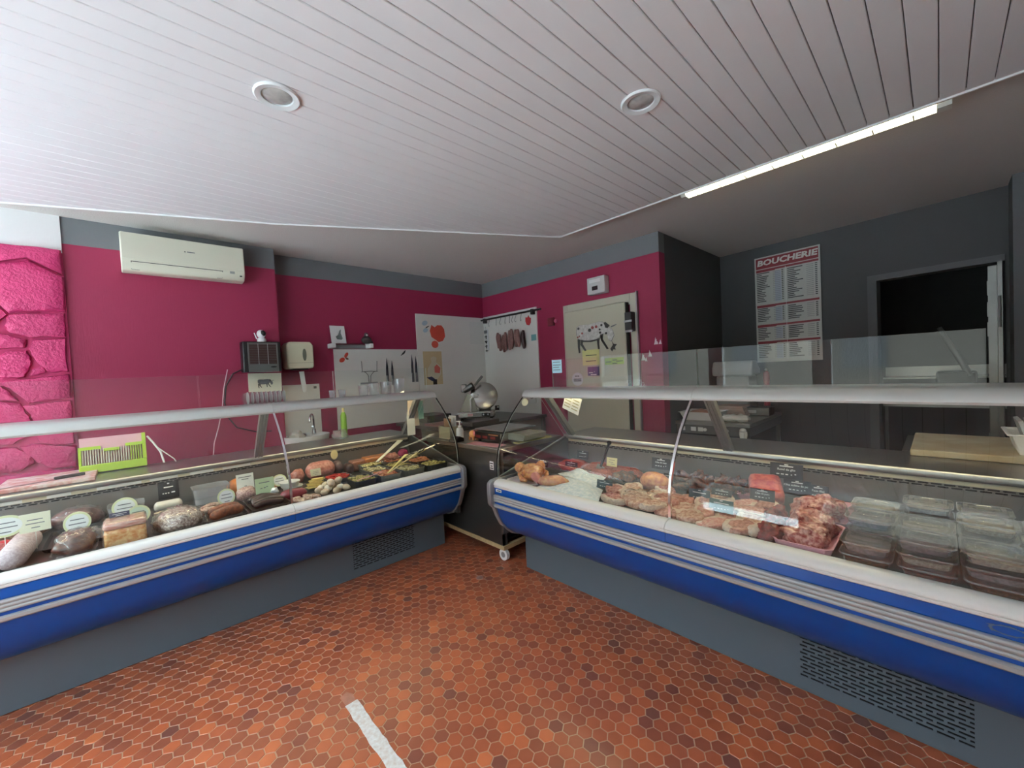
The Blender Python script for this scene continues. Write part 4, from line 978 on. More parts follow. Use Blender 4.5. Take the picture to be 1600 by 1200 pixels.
    MB().ell((0,0,.05),(.045,.034,.034),16,10).build('body', om, g, smooth=True); MB().ell((.042,-.004,.058),(.024,.024,.024),14,8).build('head', pk, g, smooth=True)
    MB().cyl((.06,-.008,.055),(.072,-.01,.054),.011,.010,10).build('snout', pk, g, smooth=True)
    for x in (-.025,.025):
        for y in (-.018,.018): MB().cyl((x,y,0),(x,y,.03),.010,.012,8).build('leg', om, g, smooth=True)
    for y in (-.016,.016): MB().cyl((.036,y,.075),(.03,y*1.5,.092),.008,.002,6).build('ear', pk, g, smooth=True)
    b = thing('paper_bin', 'beige box of papers at the left of the cabinet top', 'box', (-3.10, 2.12, Z))
    for a in ((-.09,.09,-.07,-.064,0,.11),(-.09,.09,.064,.07,0,.11),(-.09,-.084,-.064,.064,0,.11),(.084,.09,-.064,.064,0,.11),(-.084,.084,-.064,.064,0,.005)): B(*a).build('side', mat('bin_beige', (168,164,140), .5), b)
    for k in range(3): 
        q = MB(); q.box(-.06,.05,-.03+k*.03,-.027+k*.03,.006,.18+.01*k); q.build('paper', PAPER if k else mat('kraft', (150,120,92), .7), b)
    tm = tag(B(-2.37,-2.31,2.22,2.62,Z,Z+.01).build('yellow_ruler', mat('ruler_yellow', (196,190,110), .5)), 'flat yellow strip lying right of the scale', 'strip')
    # papers hanging at the rail end of the charcuterie counter
    h = thing('hanging_papers', 'sheets and receipts taped at the end of the charcuterie rail', 'paper sheets', (-3.36, 1.86, 1.25))
    for (y0,y1,z0,z1,xx,mm) in ((-.02,.08,-.155,.01,0,mat('note_cream',(224,206,186),.7)),(.08,.135,-.20,-.03,.012,mat('note_green',(150,200,186),.7)),(-.03,.05,-.34,-.12,-.01,PAPER),(.05,.1,-.26,-.12,-.015,MATS['note_cream'])):
        B(xx,xx+.0015,y0,y1,z0,z1).build('sheet', mm, h)
    # corner bench and slicer
    n = thing('corner_bench', 'steel bench standing in the corner under the slicer', 'bench', (-4.02, 3.0, 0))
    B(-.64,.55,-.62,.86,.85,.885).build('top', DARKSTEEL, n)
    for x in (-.6,.5):
        for y in (-.58,.8): B(x,x+.04,y,y+.04,0,.85).build('leg', DARKSTEEL, n)
    tag(B(-4.6,-4.2,2.55,2.9,.8855,.97).build('black_case', BLACK, bevel=.01), 'low black case behind the slicer on the corner bench', 'case')
    l = thing('meat_slicer', 'stainless meat slicer with round blade on the corner bench', 'slicer', (-3.95, 3.10, .8855), math.radians(45))
    B(-.21,.23,-.14,.16,.03,.105).build('base', mat('slicer_steel', (176,176,172), .25, .85), l, bevel=.012)
    for x in (-.17,.19):
        for y in (-.10,.12): MB().cyl((x,y,0),(x,y,.031),.02).build('foot', BLACK, l)
    m = MB(); m.lathe([(.001,-.012),(.15,-.012),(.172,-.002),(.172,.004),(.15,.012),(.001,.016)], n=40); m.xf(Matrix.Translation((.10,.05,.285)) @ Matrix.Rotation(.25,4,'Z') @ Matrix.Rotation(PI/2-.25,4,'X')); m.build('blade', mat('blade_steel', (190,190,184), .2, .95), l, smooth=True)
    m = MB(); m.lathe([(.001,-.03),(.13,-.03),(.155,-.012),(.155,.0),(.001,.0)], n=32); m.xf(Matrix.Translation((.105,.075,.285)) @ Matrix.Rotation(.25,4,'Z') @ Matrix.Rotation(PI/2-.25,4,'X')); m.build('blade_cover', mat('slicer_grey', (150,148,138), .3, .6), l, smooth=True)
    B(.02,.18,.06,.15,.105,.24).build('motor_housing', MATS['slicer_grey'], l, bevel=.02)
    MB().prism([(-.20,.105),(.02,.105),(-.02,.27),(-.09,.33)], -.06, -.05, 'y').build('carriage_plate', MATS['slicer_grey'], l, bevel=.003)
    MB().tube([(-.06,-.075,.105),(-.055,-.08,.25),(-.01,-.08,.31),(.04,-.075,.30)], .011, 8).build('carriage_bar', WHITE, l, smooth=True)
    MB().cyl((-.14,-.04,.36),(-.02,-.05,.42),.035,.045).build('meat_press', DARKSTEEL, l, smooth=True)
    B(-.17,-.10,-.07,.0,.34,.44).build('press_block', mat('press_grey', (140,142,142), .4, .4), l, bevel=.012)
    MB().cyl((.0,-.05,.42),(.10,-.05,.53),.012,.017).build('press_handle', DARKSTEEL, l, smooth=True)
    MB().cyl((.235,-.02,.13),(.285,-.02,.13),.03).build('thickness_knob', BLACK, l, smooth=True)
    B(.08,.18,-.1465,-.1405,.05,.085).build('switch_plate', BLACK, l)
    for x in (.10,.155): MB().cyl((x,-.152,.068),(x,-.146,.068),.010).build('button', ALU, l, smooth=True)
    B(-.09,-.03,-.1445,-.1405,.055,.085).build('maker_plate', mat('plate_red', (196,150,150), .5), l)
    tag(B(-3.60,-3.42,2.62,3.0,.8855,.93).build('chopping_block', mat('block_grey', (110,108,104), .5)), 'grey board lying on the corner bench front', 'board')
    tag(B(-4.05,-3.62,2.42,2.66,.8855,.905).build('pink_tray', mat('tray_pinkgrey', (150,110,112), .6)), 'flat pinkish tray before the slicer', 'tray')
middle()

# ------------------------------------------------------------------ goods in the counters
def fmat(name, col, *a, **k):
    if 'vscale' in k: k['vscale'] *= 3.2
    k.setdefault('rw', .12)
    if 'bscale' in k: k['bscale'] *= 2.5
    return mat(name, col, *a, **k)
D = .681            # height of both display decks
AX = PI/2           # cards on the charcuterie counter face +x, on the meat counter -y
def card(name, label, loc, w, h, col, kind='rect', rz=AX, tilt=.15, lines=(), text=None, pick=0.0, border=None, ink=INK, cat='price card', group=None):
    """Upright card (its foot at loc) with printed lines, optionally on a pick that stands in the food."""
    t = thing(name, label, cat, loc, rz, group)
    ct, st = math.cos(tilt), math.sin(tilt)
    F = lambda x, y, d: (x, y*st-d*ct, pick+y*ct+d*st)
    m = fmat('card_%d_%d_%d' % col, col, .6)
    if kind == 'oval':
        flat(oval(0,h/2,w/2,h/2,28), fmat('card_%d_%d_%d' % border, border, .6) if border else m, t, F, 'card', 0, .0012)
        if border: flat(oval(0,h/2,w/2*.82,h/2*.80,28), m, t, F, 'card_face', .0012, .0016)
    else:
        flat(rect(-w/2,w/2,0,h), m, t, F, 'card', 0, .0015)
    if lines: bars([(-w/2*a, w/2*b, h*c) for a, b, c in lines], 0, INKSOFT if ink is INK else ink, t, lambda x,y,d: F(x,y,.0017+d), h=h*(.07 if ink is not INK else .045))
    if text:
        for body, y, sz in text:
            o = lettering(body, sz, ink, t, F(0,y*h,.002), (PI/2-tilt,0,0), weight=.0002)
    if pick: MB().cyl((0,.002,-.02),(0,.002,pick+.004),.0016,n=6).build('pick', PAPER, t)
    else: B(-w*.2,w*.2,.001,.018,0,.003).build('foot', BLACK, t)
    return t
OV = [(.5,.5,.62),(.6,.6,.42),(.25,.3,.2)]
def sausage(name, label, pts, r, m, group=None, nz=0.0, cat='sausage', ends=.35, n=14):
    pts = [Vector(p) for p in pts]; seg = [(pts[i+1]-pts[i]).length for i in range(len(pts)-1)]; L = sum(seg)
    def at(d):
        for i, q in enumerate(seg):
            if d <= q or i == len(seg)-1: return pts[i].lerp(pts[i+1], min(1, d/q))
            d -= q
    e = min(r*(1.6-ends), L*.4)
    ds = [e*(1-math.cos(PI/2*k/5)) for k in range(6)]; ds += [e+(L-2*e)*k/10 for k in range(1,10)]; ds += [L-d for d in ds[5::-1]]
    P = [at(d) for d in ds]; rs = []
    for i, d in enumerate(ds):
        q = min(d, L-d); f = 1.0 if q >= e else math.sqrt(max(.004, 1-(1-q/e)**2))
        rs.append(r*f*(1+nz*mnoise.noise(Vector((d*30,r*99,pts[0].y*9)))))
    o = MB().tube(P, rs, n).build(name, m, smooth=True)
    return tag(o, label, cat, group)
def lump(name, label, cat, c, r, m, nz=.25, nf=18, seed=1, rz=0.0, flat_z=D, tilt=0.0, group=None, n=34, k=20):
    return tag(MB().ell(c, r, n, k, nz, nf, seed, rz, flat_z, tilt=tilt).build(name, m, smooth=True, sharp=70), label, cat, group)
def chop(name, label, cat, x, y, z, rx, ry, th, m, seed, rz=0.0, tx=0.0, ty=0.0, group=None, rim=None):
    """Cut slice of meat: irregular outline, rounded edge, a pale rim of fat along part of its side."""
    n = 26; rr = random.Random(seed); vs = []; ph = rr.uniform(0, 9)
    out = [1+.16*math.sin(2*PI*j/n*2+ph)+.10*mnoise.noise(Vector((math.cos(2*PI*j/n)*2+seed, math.sin(2*PI*j/n)*2, seed*.7))) for j in range(n)]
    rings = [(.93,0), (1.0,th*.3), (1.0,th*.72), (.93,th), (.62,th*1.06), (.3,th*1.02)]
    for s_, h in rings:
        for j in range(n):
            a = 2*PI*j/n; w = out[j]*s_; p = Vector((rx*w*math.cos(a), ry*w*math.sin(a), h))
            if h > th*.8: p.z += th*.22*mnoise.noise(Vector((p.x*55+seed, p.y*55, seed)))
            vs.append(p)
    vs.append(Vector((0,0,th)))
    fs = []; b = MB()
    for i in range(5):
        for j in range(n): b.f.append((i*n+j, i*n+(j+1)%n, (i+1)*n+(j+1)%n, (i+1)*n+j)); b.m.append(1 if (i < 4 and i > 0 and j < n*.45) else 0)
    for j in range(n): b.f.append((5*n+j, 5*n+(j+1)%n, 6*n)); b.m.append(0)
    b.f.append(tuple(range(n))[::-1]); b.m.append(0)
    b.v = [tuple(v) for v in vs]
    b.xf(Matrix.Translation((x,y,z)) @ Matrix.Rotation(ty,4,'Y') @ Matrix.Rotation(tx,4,'X') @ Matrix.Rotation(rz,4,'Z'))
    lo = min(v[2] for v in b.v)
    if lo < D+.001: b.v = [(v[0], v[1], v[2]+D+.001-lo) for v in b.v]
    return tag(b.build(name, [m, rim or M_FAT], smooth=True, sharp=60), label, cat, group)
def tray(name, label, x0, x1, y0, y1, h, m, rz=0.0, cat='tray', z=D, flare=.012, wall=.003, group=None):
    cx, cy = (x0+x1)/2, (y0+y1)/2; a, b = (x1-x0)/2, (y1-y0)/2
    t = thing(name, label, cat, (cx, cy, z), rz, group)
    def rg(a, b, zz, c=.018):
        c = min(c, a*.4, b*.4); return [(-a+c,-b,zz),(a-c,-b,zz),(a,-b+c,zz),(a,b-c,zz),(a-c,b,zz),(-a+c,b,zz),(-a,b-c,zz),(-a,-b+c,zz)]
    R_ = [rg(a-flare,b-flare,0), rg(a-.004,b-.004,h-.004), rg(a,b,h), rg(a-.006,b-.006,h), rg(a-flare-wall,b-flare-wall,wall)]
    mb = MB(); mb.add([p for q in R_ for p in q], [(i*8+k,i*8+(k+1)%8,(i+1)*8+(k+1)%8,(i+1)*8+k) for i in range(4) for k in range(8)]+[tuple(range(8)), tuple(range(32,40))])
    mb.build('tray_body', m, t)
    return t
def heap(name, label, cat, cx, cy, rx, ry, z, n, r, m, seed=0, elong=1.6, flatz=D, group=None, nz=.35):
    """One heap of cut food too small to count: many little lumps in one mesh."""
    rr = random.Random(seed); b = MB()
    for k in range(n):
        a = rr.uniform(0,2*PI); q = math.sqrt(rr.random())
        b.ell((cx+rx*q*math.cos(a), cy+ry*q*math.sin(a), z+r*.5+rr.uniform(0,1)*(1-q)*r*1.6), (r*elong,r*.8,r*.6), 8, 6, nz, 30, k, rr.uniform(0,PI), flatz)
    o = b.build(name, m, smooth=True, weld=False, kind='stuff'); return tag(o, label, cat, group)
def film_over(c, r, seed, name, label, flatz=D):
    return lump(name, label, 'plastic wrap', c, r, FILM, .16, 45, seed, 0, flatz)

M_FLOUR = fmat('floured_skin', (220,206,210), .8, var=.15, vscale=30, col2=(196,176,182), bump=.4, bscale=90)
M_REDS = fmat('red_salami', (158,52,58), .45, var=.4, vscale=40, col2=(196,120,120))
M_DARKHAM = fmat('dark_ham', (70,34,34), .4, var=.5, vscale=14, col2=(120,82,76), coat=.6, bump=.3, bscale=30)
M_SMOKE = fmat('smoked_meat', (104,60,46), .4, var=.5, vscale=18, col2=(72,36,32), coat=.8, bump=.4, bscale=35)
M_SLAB = fmat('orange_pate', (214,138,62), .45, var=.4, vscale=22, col2=(236,196,132), coat=.7)
M_BACON = fmat('bacon', (206,128,112), .45, var=.6, vscale=25, col2=(232,198,180), coat=.6, stretch=(1,.3,3))
M_TETE = fmat('mottled_terrine', (228,214,198), .45, var=.5, vscale=30, col2=(140,112,104), coat=.5, bump=.5, bscale=45)
M_BROWN = fmat('brown_sausage', (150,84,48), .45, var=.35, vscale=20, col2=(106,54,32), coat=.4)
M_BLACKP = fmat('black_pudding', (58,34,32), .3, var=.3, vscale=20, coat=.6)
M_ORANGE = fmat('orange_rind', (206,122,52), .45, var=.25, vscale=15)
M_PALEPINK = fmat('cooked_ham', (212,150,132), .45, var=.4, vscale=16, col2=(176,104,88), coat=.5)
M_CHEESE = fmat('sliced_cheese', (228,204,124), .5, var=.2, vscale=20)
M_REDV = fmat('red_vegetable', (186,40,30), .4, var=.3, vscale=40, bump=.5, bscale=60)
M_EGG = fmat('egg_shell', (226,206,178), .5, var=.12, vscale=12)
M_EGGW = fmat('egg_pale', (238,230,214), .5)
M_GREEN = fmat('green_salad', (128,126,62), .5, var=.6, vscale=40, col2=(206,188,120), bump=.5, bscale=60)
M_MIX = fmat('mixed_salad', (178,140,96), .5, var=.7, vscale=45, col2=(196,92,62), bump=.5, bscale=60)
M_PALESAL = fmat('pale_salad', (212,200,158), .5, var=.5, vscale=45, col2=(150,142,92), bump=.5, bscale=60)
M_CARROT = fmat('carrot', (206,112,56), .5, var=.4, vscale=30, col2=(160,66,30))
M_WINE = fmat('wine_red_casing', (130,30,46), .35, coat=.5)
M_FISH = fmat('pale_fish', (214,190,168), .4, var=.4, vscale=30, col2=(170,130,112), coat=.4)
M_DTRAY = fmat('dark_tray', (52,52,54), .35)
M_STRAY = fmat('grey_metal_tray', (140,142,138), .3, .7)
M_FOAM = fmat('pink_foam_tray', (226,168,186), .55)
M_FOAMW = fmat('white_foam_tray', (230,226,226), .55)

def charcuterie_goods():
    CR = (222,226,178); LG = (206,222,196); WH = (236,238,232)
    # left end
    sausage('salami', 'dark red salami at the far left front of the charcuterie counter', [(-2.80,-.53,D+.042),(-3.10,-.49,D+.042)], .042, M_REDS)
    sausage('floured_sausage', 'white floured sausage lying towards the glass at far left', [(-2.79,-.425,D+.050),(-3.02,-.418,D+.052),(-3.20,-.412,D+.050)], .050, M_FLOUR, ends=.45, n=20)
    lump('red_wrapped_end', 'red wrapped meat behind the floured sausage tip', 'cold cut', (-3.17,-.50,D+.03), (.05,.045,.035), fmat('red_wrap', (186,34,44), .3, coat=.6), .1)
    card('oval_sign', 'cream oval price sign at the far left edge', (-3.0,-.462,D+.045), .135, .10, WH, 'oval', lines=OV, pick=.07, border=CR)
    card('price_card', 'rectangular cream price card behind the floured sausage', (-3.0,-.368,D+.05), .10, .088, (236,234,206), lines=OV, pick=.065)
    tray('steel_tray', 'dark empty tray behind the floured sausage', -3.34, -2.98, -.36, -.02, .02, M_DTRAY, group='dark trays')
    lump('cured_ham', 'half dry cured ham with pale rind by the left back wall', 'ham', (-3.40,-.45,D+.055), (.075,.105,.058), fmat('ham_rind', (196,156,122), .4, var=.6, vscale=14, col2=(104,58,46), coat=.5), .2, 10, 2)
    lump('dark_ham', 'large dark smoked ham in film by the back wall', 'ham', (-3.40,-.255,D+.055), (.08,.10,.06), M_DARKHAM, .25, 12, 3)
    # smoked pieces in film
    tray('clear_tray', 'clear tray of smoked meat under an oval sign', -3.02, -2.775, -.31, -.155, .03, PLASTIC)
    lump('smoked_meat', 'brown smoked meat piece wrapped in shiny film', 'cold cut', (-2.885,-.232,D+.05), (.10,.065,.055), M_SMOKE, .35, 16, 5, flat_z=D+.006)
    lump('silver_packet', 'crumpled clear packet behind the smoked meat', 'packet', (-3.04,-.225,D+.035), (.05,.09,.04), CLOUDY, .4, 22, 9)
    card('oval_sign', 'oval price sign over the brown smoked meat', (-2.95,-.228,D+.075), .098, .105, WH, 'oval', lines=OV, pick=.0, border=CR, tilt=.3)
    film_over((-2.885,-.232,D+.052),(.108,.072,.062),12,'film_wrap','shiny film around the brown smoked meat')
    film_over((-3.40,-.255,D+.056),(.086,.106,.068),13,'film_wrap','shiny film around the large dark smoked ham')
    film_over((-2.92,.155,D+.042),(.13,.11,.068),14,'film_wrap','shiny film over the mottled head terrine')
    # pate slab
    t = thing('bacon_slab', 'wrapped slab of orange pate topped with bacon', 'cold cut', (-2.862,-.056,D))
    MB().box(-.075,.075,-.078,.078,0,.088).build('slab', M_SLAB, t, bevel=.014); MB().box(-.078,.072,-.080,.080,.089,.122).build('bacon_top', M_BACON, t, bevel=.013)
    f = MB().box(-.081,.079,-.083,.084,.002,.125).build('film', FILM, t, bevel=.012)
    card('oval_sign', 'rear of the two oval signs above the bacon slab', (-3.10,-.058,D+.075), .105, .105, WH, 'oval', lines=OV, border=CR, tilt=.25)
    card('oval_sign', 'front of the two oval signs above the bacon slab', (-3.02,-.005,D+.04), .10, .10, LG, 'oval', lines=OV, border=CR, tilt=.25)
    card('label_card', 'small dark blue label on top of the bacon slab', (-2.90,-.075,D+.127), .075, .028, (44,46,76), lines=[(.7,.7,.55),(.4,.4,.2)], ink=PAPER, tilt=.9)
    t = tray('plastic_tub', 'clear plastic tub of grey pate by the back wall', -3.50, -3.33, -.14, .03, .085, CLOUDY, cat='tub')
    lump('grey_pate', 'grey pate mound inside the clear tub', 'cold cut', (-3.41,-.055,D+.05), (.06,.06,.04), fmat('grey_pate', (128,112,100), .5, var=.3, vscale=30), .2, 20, 4, flat_z=D+.006)
    sausage('cheese_roll', 'white wrapped cheese roll under the black slate', [(-3.36,.065,D+.035),(-3.36,.205,D+.035)], .032, fmat('white_cheese', (222,218,206), .4, coat=.5), cat='cheese', ends=.9)
    tray('clear_tray', 'clear tray of terrine with a flat oval label', -3.24, -3.08, .045, .20, .045, PLASTIC)
    tag(B(-3.225,-3.095,.06,.185,D+.006,D+.035).build('brown_terrine', fmat('brown_terrine', (136,110,92), .45, var=.3, vscale=30), bevel=.008), 'brown terrine block inside the clear tray', 'cold cut')
    o = MB(); o.prism(oval(-3.16,.115,.022,.055,20), D+.0455, D+.047); tag(o.build('oval_label', fmat('cream_label', (232,222,190), .6)), 'flat cream oval label lying on the terrine tray', 'label')
    card('slate_card', 'black price slate on the left back wall', (-3.49,.147,D+.05), .105, .108, (34,34,36), lines=[(.1,.1,.88),(.45,.45,.66),(.6,-.45,.3),(.35,-.2,.3),(.1,.05,.3),(-.25,.6,.32)], ink=PAPER, tilt=.02, pick=.0)
    lump('head_terrine', 'pale mottled head terrine in a clear tray at the glass', 'cold cut', (-2.92,.155,D+.04), (.125,.105,.062), M_TETE, .12, 25, 7)
    tray('clear_tray', 'clear tray under the mottled head terrine', -3.05, -2.78, .04, .275, .03, PLASTIC)
    t = tray('plastic_tub', 'tall empty clear plastic box by the back wall', -3.48, -3.30, .255, .46, .105, CLOUDY, cat='tub')
    tray('clear_tray', 'clear tray of pink pieces behind the brown sausages', -3.17, -3.02, .25, .40, .03, PLASTIC)
    heap('ham_pieces', 'pink and cream ham pieces in a clear tray', 'cold cut', -3.095, .325, .05, .055, D+.01, 16, .02, M_FISH, 3)
    card('oval_sign', 'oval price sign above the two brown sausages', (-2.99,.39,D+.045), .09, .098, WH, 'oval', lines=OV, pick=.0, border=CR, tilt=.25)
    tray('steel_tray', 'dark tray holding the two brown sausages', -3.0, -2.775, .262, .465, .025, M_DTRAY, group='dark trays')
    sausage('brown_sausage', 'brown sausage at the back of its dark tray', [(-2.915,.285,D+.034),(-2.935,.37,D+.046),(-2.945,.45,D+.036)], .027, M_BROWN)
    sausage('brown_sausage', 'brown sausage at the front of its dark tray', [(-2.825,.285,D+.034),(-2.855,.37,D+.046),(-2.872,.455,D+.036)], .029, M_BROWN)
    # cheeses and hams behind
    lump('orange_cheese', 'round orange rinded cheese behind the white card', 'cheese', (-3.40,.52,D+.055), (.065,.075,.065), M_ORANGE, .05, 8)
    card('price_card', 'white square price card over the marbled packet', (-3.24,.532,D+.062), .10, .105, WH, lines=[(.75,.75,.78),(.4,.4,.64),(.15,.15,.2)], tilt=.15)
    lump('marbled_packet', 'marbled wrapped meat packet below the white card', 'cold cut', (-3.17,.525,D+.045), (.055,.062,.05), fmat('marbled_meat', (150,108,112), .4, var=.6, vscale=40, col2=(206,178,160), coat=.8), .2)
    card('price_card', 'pale green price card left of the glass joint', (-3.08,.615,D+.012), .11, .115, (200,218,172), lines=[(.6,.5,.72),(.5,-.3,.4),(.15,.05,.42),(-.1,.3,.45)], tilt=.2, pick=.02)
    tray('steel_tray', 'dark tray of black pudding coils at the glass', -3.08, -2.775, .48, .69, .03, M_DTRAY, group='dark trays')
    for k, (x, y0, y1) in enumerate(((-2.83,.50,.66),(-2.875,.495,.675),(-2.92,.50,.67),(-2.965,.505,.675),(-3.01,.50,.66))):
        sausage('black_pudding', ['black pudding nearest the glass','black pudding second from the glass','middle black pudding of the tray','black pudding fourth from the glass','rearmost black pudding of the tray'][k], [(x,y0,D+.036),(x-.018+.012*(k % 2),(y0+y1)/2,D+.046+.006*(k % 2)),(x+.006,y1,D+.036)], .0185, M_BLACKP, 'black puddings')
    lump('white_knot', 'small white twist of film on the black puddings', 'packet', (-3.02,.655,D+.065), (.02,.022,.02), PAPER, .3, 60, 3, flat_z=D+.04)
    heap('grated_carrot', 'heap of orange carrot sticks by the back wall', 'vegetables', -3.40, .74, .06, .075, D+.01, 40, .018, M_CARROT, 6, elong=2.6)
    for k in range(2):
        o = MB().lathe([(.001,0),(.055,0),(.062,.028),(.066,.030),(.066,.036),(.001,.037)], (-3.17+.01*k,.80-.02*k,D+.002+k*.0385), 28)
        tag(o.build('cream_pot', fmat('pot_white', (228,228,222), .4), smooth=True), ['lower of two stacked white lidded pots','upper of two stacked white lidded pots'][k], 'pot')
    card('oval_sign', 'oval price sign leaning on the white pots', (-3.22,.735,D+.04), .09, .085, WH, 'oval', lines=OV, border=CR, tilt=.35)
    lump('ham_end', 'small smoked ham end behind the white pots', 'ham', (-3.40,.90,D+.05), (.04,.05,.055), M_PALEPINK, .2)
    sausage('wine_sausage', 'wine red sausage across the glass joint', [(-2.945,.665,D+.036),(-2.93,.74,D+.04),(-2.915,.82,D+.036)], .034, M_WINE)
    heap('smoked_fish', 'pale smoked fish slices at the glass joint', 'fish', -2.835, .775, .04, .08, D+.004, 14, .022, M_FISH, 8)
    # middle: ham, cheese slices, red vegetable, eggs
    sausage('cooked_ham', 'large rolled cooked ham in film by the back wall', [(-3.37,.95,D+.068),(-3.385,1.06,D+.07),(-3.395,1.17,D+.066)], .068, M_PALEPINK, ends=.7, cat='ham', n=20)
    card('label_card', 'pale label stuck on the rolled cooked ham', (-3.296,1.0,D+.045), .075, .055, (206,204,178), lines=OV, tilt=.3, pick=.0)
    tray('clear_tray', 'clear tray of yellow cheese slices', -3.23, -3.03, .86, 1.02, .022, PLASTIC)
    t = thing('cheese_slices', 'fanned yellow cheese slices before the cooked ham', 'cheese', (-3.13,.94,D+.004))
    for k in range(9):
        q = MB(); q.box(-.05,.05,-.04,.04,0,.004); q.xf(Matrix.Translation((.035-.012*k,-.03+.008*k,.006+.0045*k)) @ Matrix.Rotation(.25*math.sin(k*2.1),4,'Z') @ Matrix.Rotation(-.14,4,'Y')); q.build('slice', M_CHEESE, t)
    tray('grey_tray', 'grey tray of red vegetable salad', -3.30, -3.10, 1.03, 1.22, .03, M_STRAY)
    heap('red_salad', 'bright red vegetable salad behind the eggs', 'salad', -3.20, 1.125, .08, .08, D+.02, 70, .014, M_REDV, 2)
    egg = [(-2.93,.90),(-2.99,.93),(-2.86,.915),(-3.05,.98),(-2.94,.965),(-2.83,.985),(-2.99,1.02),(-2.90,1.03),(-3.02,1.06),(-2.86,1.06),(-2.96,.99,1),(-2.91,.975,1),(-2.97,1.045,1)]
    proto = None
    for k, e in enumerate(egg):
        up = len(e) > 2
        if proto is None:
            prof = [(.001,0)]+[(.0215*math.sin(a)*(1-.12*math.cos(a)),.0285*(1-math.cos(a))) for a in [PI*j/10 for j in range(1,10)]]+[(.001,.057)]
            m = MB(); m.lathe(prof, (0,0,0), 16); m.xf(Matrix.Rotation(1.35,4,'X')); m.v = [(p[0],p[1]+.0285,p[2]+.021) for p in m.v]
            proto = m.build('egg', M_EGG, smooth=True); pz = proto.location.z
            o = proto
        else: o = proto.copy(); COL.objects.link(o)
        if k % 3 == 1: 
            o.data = o.data.copy() if k < 3 else bpy.data.objects['egg.001'].data; o.data.materials[0] = M_EGGW
        o.location = (e[0], e[1], D+.001+(.036 if up else 0)); o.rotation_euler = (0,0,k*1.3)
        tag(o, 'egg of the small heap at the glass in the charcuterie counter', 'egg', 'heap of eggs')
    tag(B(-3.40,-3.30,1.235,1.30,D,D+.085).build('dark_sausage_block', fmat('dark_block', (84,52,46), .4, var=.4, vscale=25, coat=.6), bevel=.025), 'upright dark sausage end beside the cooked ham', 'cold cut')
    lump('grey_sausage', 'thick greyish wrapped sausage near the middle back', 'sausage', (-3.40,1.20,D+.055), (.05,.045,.06), fmat('grey_casing', (110,84,76), .4, var=.4, vscale=30, coat=.6), .1)
    tag(B(-3.47,-3.36,1.31,1.42,D,D+.085).build('pate_block', fmat('pinkish_pate', (170,112,92), .4, var=.3, vscale=25, coat=.6), bevel=.012), 'pinkish pate block left of the orange ham', 'cold cut')
    tag(B(-3.50,-3.38,1.43,1.66,D,D+.09).build('orange_ham', fmat('orange_ham', (206,126,58), .4, var=.35, vscale=14, col2=(166,110,86), coat=.5), bevel=.018), 'long orange crusted ham block by the back wall', 'ham')
    lump('pink_packet', 'small magenta wrapped packet at the right back end', 'packet', (-3.42,1.80,D+.06), (.04,.05,.05), fmat('magenta_wrap', (156,40,78), .4), .1)
    # salad bins of the right end
    bins = [(-2.985,-2.79,1.10,1.27,M_GREEN,'green lentil salad bin right of the eggs'),(-2.985,-2.79,1.29,1.46,M_MIX,'mixed salad bin under the white label strip'),(-2.985,-2.79,1.48,1.66,M_PALESAL,'pale salad bin at the glass with tongs'),(-2.985,-2.79,1.68,1.88,M_GREEN,'green salad bin at the right front corner'),
            (-3.19,-3.0,1.29,1.46,M_PALESAL,'pale potato salad bin in the second row'),(-3.19,-3.0,1.48,1.66,M_GREEN,'green bean salad bin in the second row'),(-3.19,-3.0,1.68,1.88,M_MIX,'mixed salad bin in the second row right end'),
            (-3.36,-3.205,1.34,1.52,M_GREEN,'green salad bin in the back row'),(-3.36,-3.205,1.54,1.70,M_MIX,'reddish meat salad bin in the back row'),(-3.36,-3.205,1.72,1.88,M_PALESAL,'pale salad bin in the back row right end')]
    for k, (x0,x1,y0,y1,m,lab) in enumerate(bins):
        t = tray('salad_bin', lab, x0, x1, y0, y1, .055, M_STRAY if k % 3 else M_DTRAY, cat='salad bin', flare=.008)
        rr = random.Random(k); b = MB(); w, h = (x1-x0)/2-.022, (y1-y0)/2-.022
        for j in range(46): b.ell((rr.uniform(-w,w), rr.uniform(-h,h), .042+rr.uniform(0,.012)), (.017,.011,.009), 8, 5, .3, 40, j, rr.uniform(0,PI))
        b.build('salad', m, t, smooth=True, weld=False, kind='stuff')
        B(-w-.006,w+.006,-h-.006,h+.006,.006,.042).build('salad_base', m, t)
    lump('sliced_meat', 'folded pink sliced meat among the back bins', 'cold cut', (-3.28,1.62,D+.085), (.05,.06,.03), M_PALEPINK, .35, 30, 4, flat_z=D+.05)
    def tong(lab, a, b, w, col):
        a, b = Vector(a), Vector(b); d = (b-a).normalized(); s = d.cross(Vector((0,0,1))).normalized(); u = s.cross(d)
        m = MB(); L = (b-a).length
        for k, (t0, t1, ww) in enumerate(((0,.25,w*.55),(.25,1,w))):
            p0 = a+d*L*t0; p1 = a+d*L*t1
            vs = [p0-s*w*.4,p0+s*w*.4,p1+s*ww,p1-s*ww]; vs = vs+[v+u*.004 for v in vs]; m.add(vs, [(0,1,2,3),(4,5,6,7),(0,1,5,4),(1,2,6,5),(2,3,7,6),(3,0,4,7)])
        return tag(m.build('serving_utensil', fmat('utensil_%d_%d_%d' % col, col, .45)), lab, 'serving utensil')
    tong('short yellow serving spatula among the salad bins', (-2.84,1.36,D+.058), (-3.25,1.74,D+.085), .012, (232,222,140))
    tong('long cream serving spatula among the salad bins', (-2.84,1.375,D+.060), (-3.16,1.80,D+.10), .010, (226,214,164))
    tong('thin wooden skewer stick above the cream spatula', (-2.95,1.52,D+.075), (-3.08,1.93,D+.16), .005, (190,176,110))
